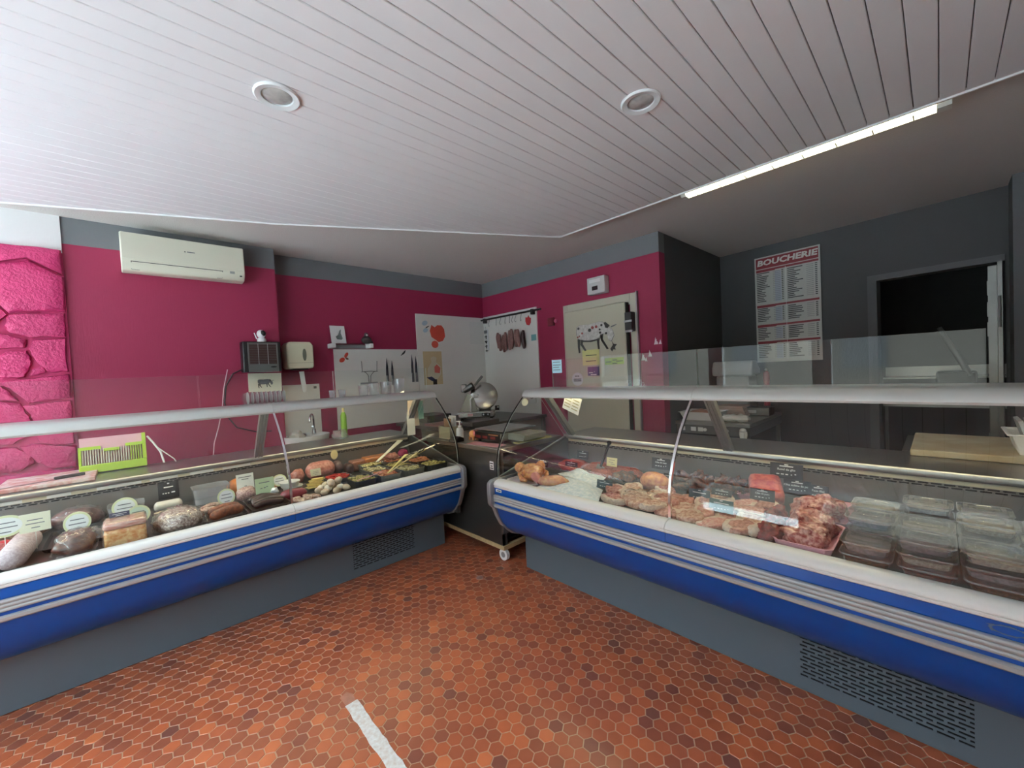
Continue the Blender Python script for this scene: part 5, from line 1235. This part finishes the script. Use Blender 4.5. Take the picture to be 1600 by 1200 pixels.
    tong('wide white plastic strip leaning at the back bins', (-3.14,1.42,D+.095), (-3.46,1.80,D+.18), .026, (236,234,214))
    tong('thin pink handled fork at the glass right of the eggs', (-2.80,1.11,D+.062), (-2.86,1.33,D+.072), .006, (226,170,170))
    o = MB(); o.prism(oval(1.212,.83,.029,.040,24), -3.497, -3.4955, 'x'); t = o.build('round_tag', fmat('tag_cream', (226,206,150), .6)); tag(t, 'round cream tag hung on the price rail', 'tag')
    # strips of paper labels along the price rail
    for k, (a, b) in enumerate(((-.58,-.47),(-.38,-.285),(-.18,.02),(.06,.20),(.263,.394),(.446,.614))):
        o = MB(); o.add([(-3.5136,a,.857),(-3.5136,b,.857),(-3.5078,b,.8745),(-3.5078,a,.8745),(-3.5121,a,.8566),(-3.5121,b,.8566),(-3.5063,b,.8741),(-3.5063,a,.8741)], [(0,1,2,3),(4,5,6,7),(0,1,5,4),(1,2,6,5),(2,3,7,6),(3,0,4,7)])
        tag(o.build('label_strip', PAPER), ['first','second','third','fourth','fifth','sixth'][k]+' white label strip on the charcuterie price rail from the left', 'label', 'price rail label strips')
charcuterie_goods()

def charcuterie_top():
    W_ = .9115
    tag(B(-3.98,-3.56,-.585,-.185,W_+.001,W_+.025).build('knife_board', fmat('red_board', (186,120,112), .5, var=.3, vscale=8, col2=(214,196,196)), bevel=.004), 'reddish chopping board at the left end of the worktop', 'board')
    k = thing('chef_knife', 'long dark handled knife lying on the reddish board', 'knife', (-3.66,-.36,W_+.025), 1.86)
    MB().prism([(-.24,0),(-.0,-.018),(.0,.018),(-.12,.016)], 0, .003).build('blade', STEEL, k); B(.0,.13,-.013,.013,0,.018).build('handle', BLACK, k, bevel=.005)
    g = thing('green_slicer', 'lime green plastic slicing frame with slats on the worktop', 'kitchen tool', (-3.90,-.105,W_), 0)
    lime = fmat('lime_plastic', (164,196,58), .4)
    q = Matrix.Rotation(-.12,4,'Y')
    def gp(nm, m, *a, bevel=0.0): 
        b = MB(); b.box(*a); b.xf(q); return b.build(nm, m, g, bevel=bevel)
    gp('lower_frame', lime, 0,.05,-.165,.165,.0,.055, bevel=.005); gp('upper_frame', lime, 0,.05,-.165,-.06,.155,.175); gp('upper_frame', lime, 0,.05,.06,.165,.155,.175)
    gp('side_frame', lime, 0,.05,-.165,-.152,.055,.175); gp('side_frame', lime, 0,.05,.145,.165,.055,.235)
    gp('catch', lime, .0,.062,-.045,.03,.135,.155, bevel=.004); gp('back_plate', fmat('pink_back', (208,160,176), .5), .0,.012,-.16,.15,.04,.235)
    for i in range(24): gp('slat', lime if i > 18 else fmat('pale_slat', (206,206,190), .4), .03,.045,-.148+i*.0122,-.1435+i*.0122,.055,.156)
    tag(MB().tube([(-3.90,.07,1.12),(-3.87,.10,1.07),(-3.86,.135,1.0),(-3.86,.15,W_+.008)], .006, 8).build('white_cable', WHITE, smooth=True), 'thick white cable falling beside the green slicing frame', 'cable')
    tag(MB().tube([(-3.86,.115,1.04),(-3.84,.16,.99),(-3.84,.205,.94),(-3.84,.215,W_+.005)], .0035, 6).build('white_cable', WHITE, smooth=True), 'thin white cable branching beside the thick one', 'cable')
    tag(MB().tube([(PIER_X+.01,.66,1.60),(PIER_X+.012,.62,1.42),(PIER_X+.01,.60,1.25),(PIER_X+.03,.56,1.08),(-4.3,.50,.96),(-4.05,.46,W_-.02)], .004, 6).build('pink_cable', fmat('cable_pale', (226,200,206), .5), smooth=True), 'thin pale cable hanging down the pink pier', 'cable')
    tag(MB().tube([(PIER_X+.012,.78,1.60),(PIER_X+.012,.70,1.56),(PIER_X+.012,.64,1.45),(PIER_X+.012,.62,1.30),(PIER_X+.015,.64,1.16),(PIER_X+.015,.70,1.06),(PIER_X+.015,.85,1.0),(PIER_X+.015,.98,.99)], .006, 6).build('heater_cable', BLACK, smooth=True), 'black heater cable looping down the pink pier', 'cable')
    b = thing('green_bottle', 'slim green bottle standing on the worktop by the white panel', 'bottle', (-3.88,1.45,W_))
    MB().lathe([(.001,0),(.026,0),(.027,.01),(.027,.2),(.015,.235),(.001,.235)], n=16).build('body', fmat('bottle_green', (120,168,44), .35), b, smooth=True); MB().cyl((0,0,.234),(0,0,.275),.012).build('cap', fmat('cap_yellow', (214,204,150), .4), b, smooth=True)
    lump('plastic_bag', 'crumpled white plastic bag beside the green bottle', 'bag', (-3.80,1.38,W_+.03), (.06,.07,.055), CLOUDY, .45, 22, 6, flat_z=W_)
    # tubs stacked on the rail shelf
    S = 1.3140
    t = thing('tub_stack', 'row of nested clear plastic tubs on the rail before the cow drawing', 'tubs', (-3.262,.545,S))
    for k in range(9):
        m = MB(); m.lathe([(.034,0),(.040,.028),(.042,.028),(.042,.024),(.036,.0)], n=20); m.xf(Matrix.Translation((0,.028*k+.01,.042)) @ Matrix.Rotation(-PI/2,4,'X')); m.build('tub', PLASTIC, t, smooth=True); r_ = MB(); r_.lathe([(.0415,.0265),(.0435,.0265),(.0435,.029),(.0415,.029)], n=20); r_.xf(Matrix.Translation((0,.028*k+.01,.0425)) @ Matrix.Rotation(-PI/2,4,'X')); r_.build('tub_rim', EDGE, t, smooth=True)
    for k, (y, r, h) in enumerate(((1.15,.025,.06),(1.225,.028,.06),(1.40,.04,.085),(1.49,.045,.10),(1.60,.048,.105),(1.72,.05,.125))):
        o = MB().lathe([(.001,0),(r*.86,0),(r,h-.006),(r*1.06,h-.005),(r*1.06,h),(r*.97,h),(r*.83,.003),(.001,.003)], (-3.275,y,S), 22)
        tag(o.build('plastic_cup', PLASTIC if k > 1 else CLOUDY, smooth=True), ['first','second','third','fourth','fifth','last'][k]+' clear cup from the left on the charcuterie rail', 'cup', 'cups on the charcuterie rail')
charcuterie_top()

M_RAW = fmat('raw_beef', (136,30,34), .35, var=.45, vscale=20, col2=(96,18,24), coat=.5, bump=.3, bscale=40)
M_RAWM = fmat('marbled_raw', (146,52,52), .35, var=.6, vscale=20, col2=(212,160,148), coat=.6, bump=.3, bscale=40)
M_PORK = fmat('raw_pork', (204,156,138), .4, var=.5, vscale=20, col2=(150,92,82), coat=.5, bump=.3, bscale=40)
M_PORK2 = fmat('pinkish_pork', (196,128,118), .4, var=.5, vscale=26, col2=(222,182,164), coat=.5, bump=.3, bscale=40)
M_PALEM = fmat('pale_veal', (220,190,168), .4, var=.5, vscale=20, col2=(168,116,96), coat=.5, bump=.3, bscale=40)
M_CHICK = fmat('yellow_poultry', (216,158,92), .4, var=.4, vscale=18, col2=(196,118,76), coat=.5, bump=.35, bscale=60)
M_MINCE = fmat('minced_meat', (178,82,54), .55, var=.5, vscale=45, col2=(122,44,32), bump=.9, bscale=60)
M_GRILL = fmat('dark_brown_meat', (116,66,42), .4, var=.6, vscale=20, col2=(48,28,24), coat=.5, bump=.4, bscale=40)
M_FAT = fmat('white_fat', (228,210,192), .45, var=.2, vscale=30, bump=.4, bscale=50)
def chicken(x, y, rz):
    t = thing('chicken', 'whole yellow chicken at the left end of the meat counter', 'poultry', (x,y,D+.004), rz)
    MB().ell((0,0,.058),(.105,.075,.060),22,14,.15,14,2,flat=0).build('body', M_CHICK, t, smooth=True)
    for s in (-1,1):
        MB().tube([(.04,s*.055,.06),(.085,s*.075,.075),(.12,s*.05,.055),(.155,s*.035,.05)], [.036,.040,.024,.014], 12).build('leg', M_CHICK, t, smooth=True)
        MB().tube([(-.05,s*.06,.07),(-.02,s*.09,.05),(-.07,s*.085,.03),(-.10,s*.06,.028)], [.022,.022,.018,.010], 10).build('wing', M_CHICK, t, smooth=True)
    MB().tube([(-.09,0,.055),(-.13,-.01,.04),(-.15,-.02,.025)], [.032,.026,.018], 10).build('neck', fmat('poultry_pink', (206,128,116), .4, coat=.5), t, smooth=True)
def meat_goods():
    BK = (34,34,36); ink = fmat('chalk_white', (224,226,222), .6)
    ROW = [(.12,.12,.88),(.62,.62,.68),(.6,-.42,.25),(.32,-.14,.25),(.04,.12,.25),(-.28,.36,.25),(-.5,.6,.3)]
    def slate(lab, loc, w, h, name=None, col=BK, rz=0.0, tilt=.15):
        tx = [(name,.6,h*.20)] if name else None
        L = [(.12,.12,.88),(.42,.42,.78)]+ROW[2:] if name else ROW
        return card('slate_card', lab, loc, w, h, col, rz=rz, tilt=tilt, lines=L, text=tx, ink=ink)
    tray('white_tray', 'white tray under the whole chicken', -2.10, -1.83, 1.87, 2.12, .02, M_FOAMW)
    chicken(-1.965, 2.01, 2.5)
    lump('poultry_piece', 'pinkish duck breast next to the whole chicken', 'poultry', (-1.76,1.985,D+.035), (.10,.06,.042), fmat('duck_breast', (196,128,104), .4, var=.4, vscale=16, col2=(214,166,120), coat=.5), .2, 14, 3, rz=.5)
    slate('small black slate behind the whole chicken', (-1.975,2.135,D+.072), .085, .05)
    slate('low black slate left of the butcher paper', (-1.82,2.26,D+.07), .11, .035)
    slate('black slate on the minced meat near the left back', (-1.90,2.50,D+.072), .105, .06)
    # sheets of butcher paper
    def sheet(lab, pts, z):
        m = MB(); n = 10; vs = []
        for i in range(n+1):
            for j in range(n+1):
                u, v = i/n, j/n
                x = (pts[0][0]*(1-u)+pts[1][0]*u)*(1-v)+(pts[3][0]*(1-u)+pts[2][0]*u)*v; y = (pts[0][1]*(1-u)+pts[1][1]*u)*(1-v)+(pts[3][1]*(1-u)+pts[2][1]*u)*v
                vs.append((x,y,z+.012*mnoise.noise(Vector((x*9,y*9,z*50)))+.028*max(0,math.sin(PI*v))*math.sin(PI*u)))
        k = (n+1)**2; q = [(i*(n+1)+j,(i+1)*(n+1)+j,(i+1)*(n+1)+j+1,i*(n+1)+j+1) for i in range(n) for j in range(n)]
        m.add(vs+[(a,b,c+.001) for a, b, c in vs], q+[tuple(k+t for t in f) for f in q])
        return tag(m.build('butcher_paper', fmat('butcher_paper', (238,244,248), .6, var=.12, vscale=14, col2=(206,222,232)), smooth=True), lab, 'paper')
    sheet('white butcher paper sheet at the front of the meat counter', [(-1.80,1.875),(-1.33,1.875),(-1.45,2.10),(-1.88,2.24)], D+.012)
    sheet('rear white butcher paper sheet partly under the minced meat', [(-1.90,2.20),(-1.50,2.09),(-1.56,2.30),(-1.86,2.40)], D+.02)
    # minced meat and steaks at the back
    for k, (x,y,rx,ry,rz,lab) in enumerate(((-1.96,2.47,.13,.11,0,'left mound of minced meat by the back wall'),(-1.74,2.50,.13,.10,.2,'middle mound of minced meat behind the fork'),(-1.52,2.48,.12,.10,-.2,'right mound of minced meat by the back wall'),(-1.62,2.36,.10,.05,.1,'small front mound of minced meat'))):
        lump('minced_meat', lab, 'minced meat', (x,y,D+.02), (rx,ry,.042), M_MINCE, .22, 30, k+2, rz)
    f = thing('spatula', 'black handled spatula standing in the minced meat', 'spatula', (-1.675,2.40,D+.045))
    m = MB(); m.box(-.009,.009,-.005,.005,.02,.21); m.xf(Matrix.Rotation(.42,4,'Y')); m.build('handle', BLACK, f, bevel=.003)
    m = MB(); m.lathe([(.001,-.004),(.016,-.004),(.016,.004),(.001,.004)], n=16); m.xf(Matrix.Rotation(.42,4,'Y') @ Matrix.Translation((0,0,.215)) @ Matrix.Rotation(PI/2,4,'X')); m.build('hanging_loop', BLACK, f)
    m = MB(); m.box(-.03,.03,-.002,.002,-.03,.03); m.xf(Matrix.Rotation(.42,4,'Y')); m.build('blade', STEEL, f)
    card('price_card', 'cream card in a black holder behind the spatula', (-1.615,2.46,D+.06), .085, .062, (232,222,160), rz=0, lines=[(.5,.6,.7),(.6,.3,.45),(.2,.6,.25)])
    lump('dark_chop', 'dark browned chop with pale rind in the middle', 'meat', (-1.43,2.33,D+.035), (.085,.06,.045), M_GRILL, .35, 22, 5, .3)
    lump('poultry_piece', 'orange poultry piece left of the glass joint', 'poultry', (-1.20,2.30,D+.05), (.10,.075,.06), fmat('orange_poultry', (214,150,92), .4, var=.4, vscale=14, col2=(190,112,80), coat=.5), .2, 12, 8, -.3)
    slate('upright black slate behind the orange poultry', (-1.232,2.43,D+.10), .122, .07, 'Côte de veau')
    slate('small black slate touching the glass joint', (-1.145,2.36,D+.055), .07, .045)
    # wrapped white pieces front of section one
    for k, (x,y,rx,ry,m,lab) in enumerate(((-1.29,2.18,.07,.07,M_PALEM,'pale veal piece behind the bluish card'),(-1.16,1.99,.085,.11,M_PALEM,'film wrapped pale veal pieces at the front'),(-1.03,2.10,.08,.12,M_PORK,'pale pork cutlets beside the glass joint'),(-1.10,2.22,.07,.05,M_RAWM,'small marbled piece before the orange poultry'),(-1.27,1.95,.08,.06,M_RAWM,'reddish piece beside the butcher paper'),(-1.04,1.94,.07,.045,M_PALEM,'pale scraps at the front of the glass joint'),(-1.22,2.08,.075,.06,M_PORK2,'pinkish veal slice in the middle of the pieces'),(-1.33,2.06,.06,.07,M_PORK,'pork slice beside the bluish card'),(-1.12,2.14,.07,.06,M_PALEM,'pale veal slice behind the film packet'),(-1.0,2.02,.06,.055,M_PORK2,'pinkish slice against the glass joint'))):
        chop('veal_piece', lab, 'meat', x, y, D+.004+.016*(k % 2), rx, ry, .034, m, k+11, k*.8, .08, .06*(k % 3-1))
    lump('film_packet', 'glossy clear film packet over the pale veal', 'packet', (-1.16,2.02,D+.04), (.09,.10,.035), FILM, .4, 26, 4)
    slate('bluish grey card before the pale veal', (-1.41,2.06,D+.03), .11, .05, col=(70,86,88))
    # section two
    for k, (x,y,rx,ry,lab) in enumerate(((-1.04,2.50,.12,.07,'left part of the browned meat pile'),(-.86,2.52,.10,.07,'right part of the browned meat pile'),(-.95,2.42,.13,.05,'front part of the browned meat pile'))):
        lump('browned_meat', lab, 'meat', (x,y,D+.03), (rx,ry,.055), M_GRILL, .8, 34, k+21, .2*k)
    tray('foam_tray', 'shallow pink foam tray by the back wall', -.80, -.66, 2.42, 2.60, .03, M_FOAM)
    q = MB(); q.box(-.075,.075,-.10,.10,-.05,.05); q.xf(Matrix.Translation((-.64,2.41,D+.078)) @ Matrix.Rotation(.35,4,'Z') @ Matrix.Rotation(.3,4,'X')); tag(q.build('red_roast', fmat('bright_beef', (170,46,42), .35, var=.5, vscale=14, col2=(206,104,80), coat=.6), bevel=.028), 'raised block of bright red beef round behind the slates', 'beef')
    slate('large slate reading Rond de gîte by the back wall', (-.572,2.52,D+.125), .15, .08, 'Rond de gîte')
    slate('slate reading Côte échine de porc on the roasts', (-.50,2.40,D+.085), .115, .068, 'Côte échine de porc')
    slate('slate reading Faux filet on the roasts', (-.412,2.385,D+.078), .082, .068, 'Faux filet')
    slate('slate before the red beef round reading Côte de porc', (-.593,2.17,D+.092), .105, .055, 'Côte de porc')
    slate('flat dark card lying near the browned meat', (-.79,2.20,D+.07), .10, .035, tilt=.6)
    slate('rear bluish grey card on the pork chops', (-.886,2.16,D+.035), .11, .06, col=(66,88,96))
    slate('front bluish grey card on the pork chops', (-.735,2.04,D+.04), .11, .06, col=(70,98,92))
    rowname = ['front row','second row','third row','rear row']; colname = ['leftmost','second from left','third from left','rightmost']
    for ri, y in enumerate((1.925,2.02,2.125,2.23)):
        for ci in range(4):
            x = -.945+.108*ci+(.03 if ri % 2 else 0)
            chop('pork_chop', colname[ci]+' pork chop of the '+rowname[ri]+' right of the glass joint', 'meat', x, y, D+.006+.014*(ci % 2)+.004*ri, .072, .055, .026, (M_PORK, M_PALEM, M_PORK2)[(ri+ci) % 3], 60+ri*5+ci, .5*ci+ri, .12, -.10+.05*ci, 'pork chops')
    sausage('fat_strip', 'white strip of fat between pork and beef', [(-.565,1.885,D+.03),(-.545,1.98,D+.035),(-.53,2.08,D+.035)], .025, M_FAT, cat='meat', nz=.3)
    for k, (x,y,rx,ry,lb) in enumerate(((-.51,1.935,.04,.045,'dark red beef piece nearest the rim'),(-.505,2.02,.045,.06,'dark red beef piece beside the fat strip'),(-.54,2.16,.05,.07,'dark red beef piece below the slates'))):
        lump('beef_piece', lb, 'beef', (x,y,D+.03), (rx,ry,.045), M_RAW, .5, 30, k+41, .2)
    tray('foam_tray', 'large pink foam tray of roasts right of the beef', -.485, -.285, 1.875, 2.20, .035, M_FOAM)
    tray('foam_tray', 'rear pink foam tray behind the roasts', -.47, -.275, 2.22, 2.57, .035, M_FOAM)
    for k, (x,y,z,rx,ry,lb) in enumerate(((-.39,1.98,.055,.075,.07,'marbled roast at the front of the foam tray'),(-.385,2.10,.07,.08,.075,'marbled roast in the middle of the foam tray'),(-.40,2.27,.085,.085,.08,'marbled roast under the slates'),(-.35,2.38,.06,.05,.06,'dark roast end on the rear foam tray'))):
        lump('marbled_roast', lb, 'beef', (x,y,D+z*.75), (rx,ry,z*.8), M_RAWM, .45, 22, k+51, .3*k, flat_z=D+.005)
    m = MB(); m.prism([(-.30,2.42),(-.25,2.39),(-.20,2.40),(-.185,2.46),(-.22,2.49),(-.29,2.48)], D+.045, D+.06)
    # clear boxes of prepared food
    foods = [fmat('stew_brown', (140,84,42), .5, var=.6, vscale=40, col2=(86,48,28)), fmat('stew_red', (150,66,40), .5, var=.6, vscale=40, col2=(96,36,26)), fmat('stew_pale', (186,180,166), .5, var=.5, vscale=40, col2=(150,142,130)), fmat('stew_grey', (150,142,148), .5, var=.4, vscale=30)]
    col = ['first column from foam trays','second column from foam trays','third column from foam trays','rightmost column']
    row = ['front row','second row','third row','back row']
    for ci, cx in enumerate((-.195,-.040,.115,.270)):
        for ri, cy in enumerate((1.955,2.115,2.275,2.435)):
            for si in range(3 if (ci+ri) % 3 else 2):
                w, dpt, h = .074, .075, .038
                t = thing('food_box', 'clear lidded food box, '+col[ci]+', '+row[ri]+', '+('bottom','middle','top')[si]+' layer', 'food box', (cx+.003*math.sin(ci+si*2), cy+.003*math.sin(ri+si*3), D+.0005+si*.0455), 0, 'clear lidded food boxes')
                def rg(a, b, z, c=.022): return [(-a+c,-b,z),(a-c,-b,z),(a-c*.3,-b+c*.3,z),(a,-b+c,z),(a,b-c,z),(a-c*.3,b-c*.3,z),(a-c,b,z),(-a+c,b,z),(-a+c*.3,b-c*.3,z),(-a,b-c,z),(-a,-b+c,z),(-a+c*.3,-b+c*.3,z)]
                def shell(nm, rings, m):
                    n = 12; b = MB(); b.add([p for q in rings for p in q], [(i*n+k,i*n+(k+1)%n,(i+1)*n+(k+1)%n,(i+1)*n+k) for i in range(len(rings)-1) for k in range(n)]+[tuple(range(n)), tuple((len(rings)-1)*n+k for k in range(n))]); return b.build(nm, m, t, smooth=True, sharp=30)
                shell('box_body', [rg(w-.012,dpt-.012,0), rg(w-.003,dpt-.003,h-.006)], PLASTIC)
                shell('lid', [rg(w,dpt,h-.006), rg(w,dpt,h), rg(w-.014,dpt-.014,h), rg(w-.017,dpt-.017,h+.006), rg(w-.030,dpt-.030,h+.006), rg(w-.033,dpt-.033,h+.002), rg(w-.045,dpt-.045,h+.002), rg(w-.047,dpt-.047,h+.004)], PLASTIC)
                ro = rg(w+.001,dpt+.001,h-.004)+rg(w-.0015,dpt-.0015,h-.004); ro += [(a,b,h+.0005) for a,b,c in ro]; n_ = 12; bb = MB(); bb.add(ro, [(k,(k+1)%n_,n_+(k+1)%n_,n_+k) for k in range(n_)]+[(24+k,24+(k+1)%n_,36+(k+1)%n_,36+k) for k in range(n_)]+[(k,(k+1)%n_,24+(k+1)%n_,24+k) for k in range(n_)]+[(12+k,12+(k+1)%n_,36+(k+1)%n_,36+k) for k in range(n_)]); bb.build('lid_rim', CLOUDY, t)
                shell('food', [rg(w-.017,dpt-.017,.002), rg(w-.012,dpt-.012,h*.55)], foods[2+(ci+ri+si) % 2] if si or ri > 1 else foods[(ci+ri) % 2])
    tag(m.build('pink_paper', fmat('wrap_pale_pink', (222,176,184), .6)), 'pale pink folded paper behind the first food boxes', 'paper')
meat_goods()
def meat_top():
    t = thing('price_sheet', 'tilted price sheet hanging under the meat counter rail', 'price sheet', (-1.80,2.30,1.255))
    q = MB(); q.box(-.075,.075,-.001,.001,-.12,0); q.xf(Matrix.Rotation(.35,4,'Y')); q.build('sheet', PAPER, t)
    bb = bars([(-.065,-.01,-.03-.022*k) for k in range(4)]+[(.005,.06,-.03-.022*k) for k in range(4)], 0, fmat('print_tan', (176,170,130), .7), t, lambda x,y,d: tuple(Matrix.Rotation(.35,3,'Y') @ Vector((x,-.0012-d,y))), h=.007)
    o = thing('oval_sticker', 'white oval sticker on the left glass of the meat counter', 'sticker', (-2.158,2.165,1.215))
    flat(oval(0,0,.035,.028), PAPER, o, lambda x,y,d: (-.004-d,x,y), 'disc'); flat(oval(0,0,.027,.020), fmat('sticker_line', (150,170,160), .6), o, lambda x,y,d: (-.0052-d,x,y), 'ring', 0, .0004)
    n = thing('blue_note', 'pale blue handwritten note on the left upright pane', 'note', (-1.895,2.242,1.425))
    flat(rect(-.045,.045,0,.095), fmat('note_blue', (170,214,226), .6), n, lambda x,y,d:(x,-d,y), 'sheet')
    bars([(-.035,.03,.075),(-.035,.035,.055),(-.035,.02,.038),(-.035,.03,.02)], 0, INKSOFT, n, lambda x,y,d:(x,-.001-d,y), h=.005)
meat_top()
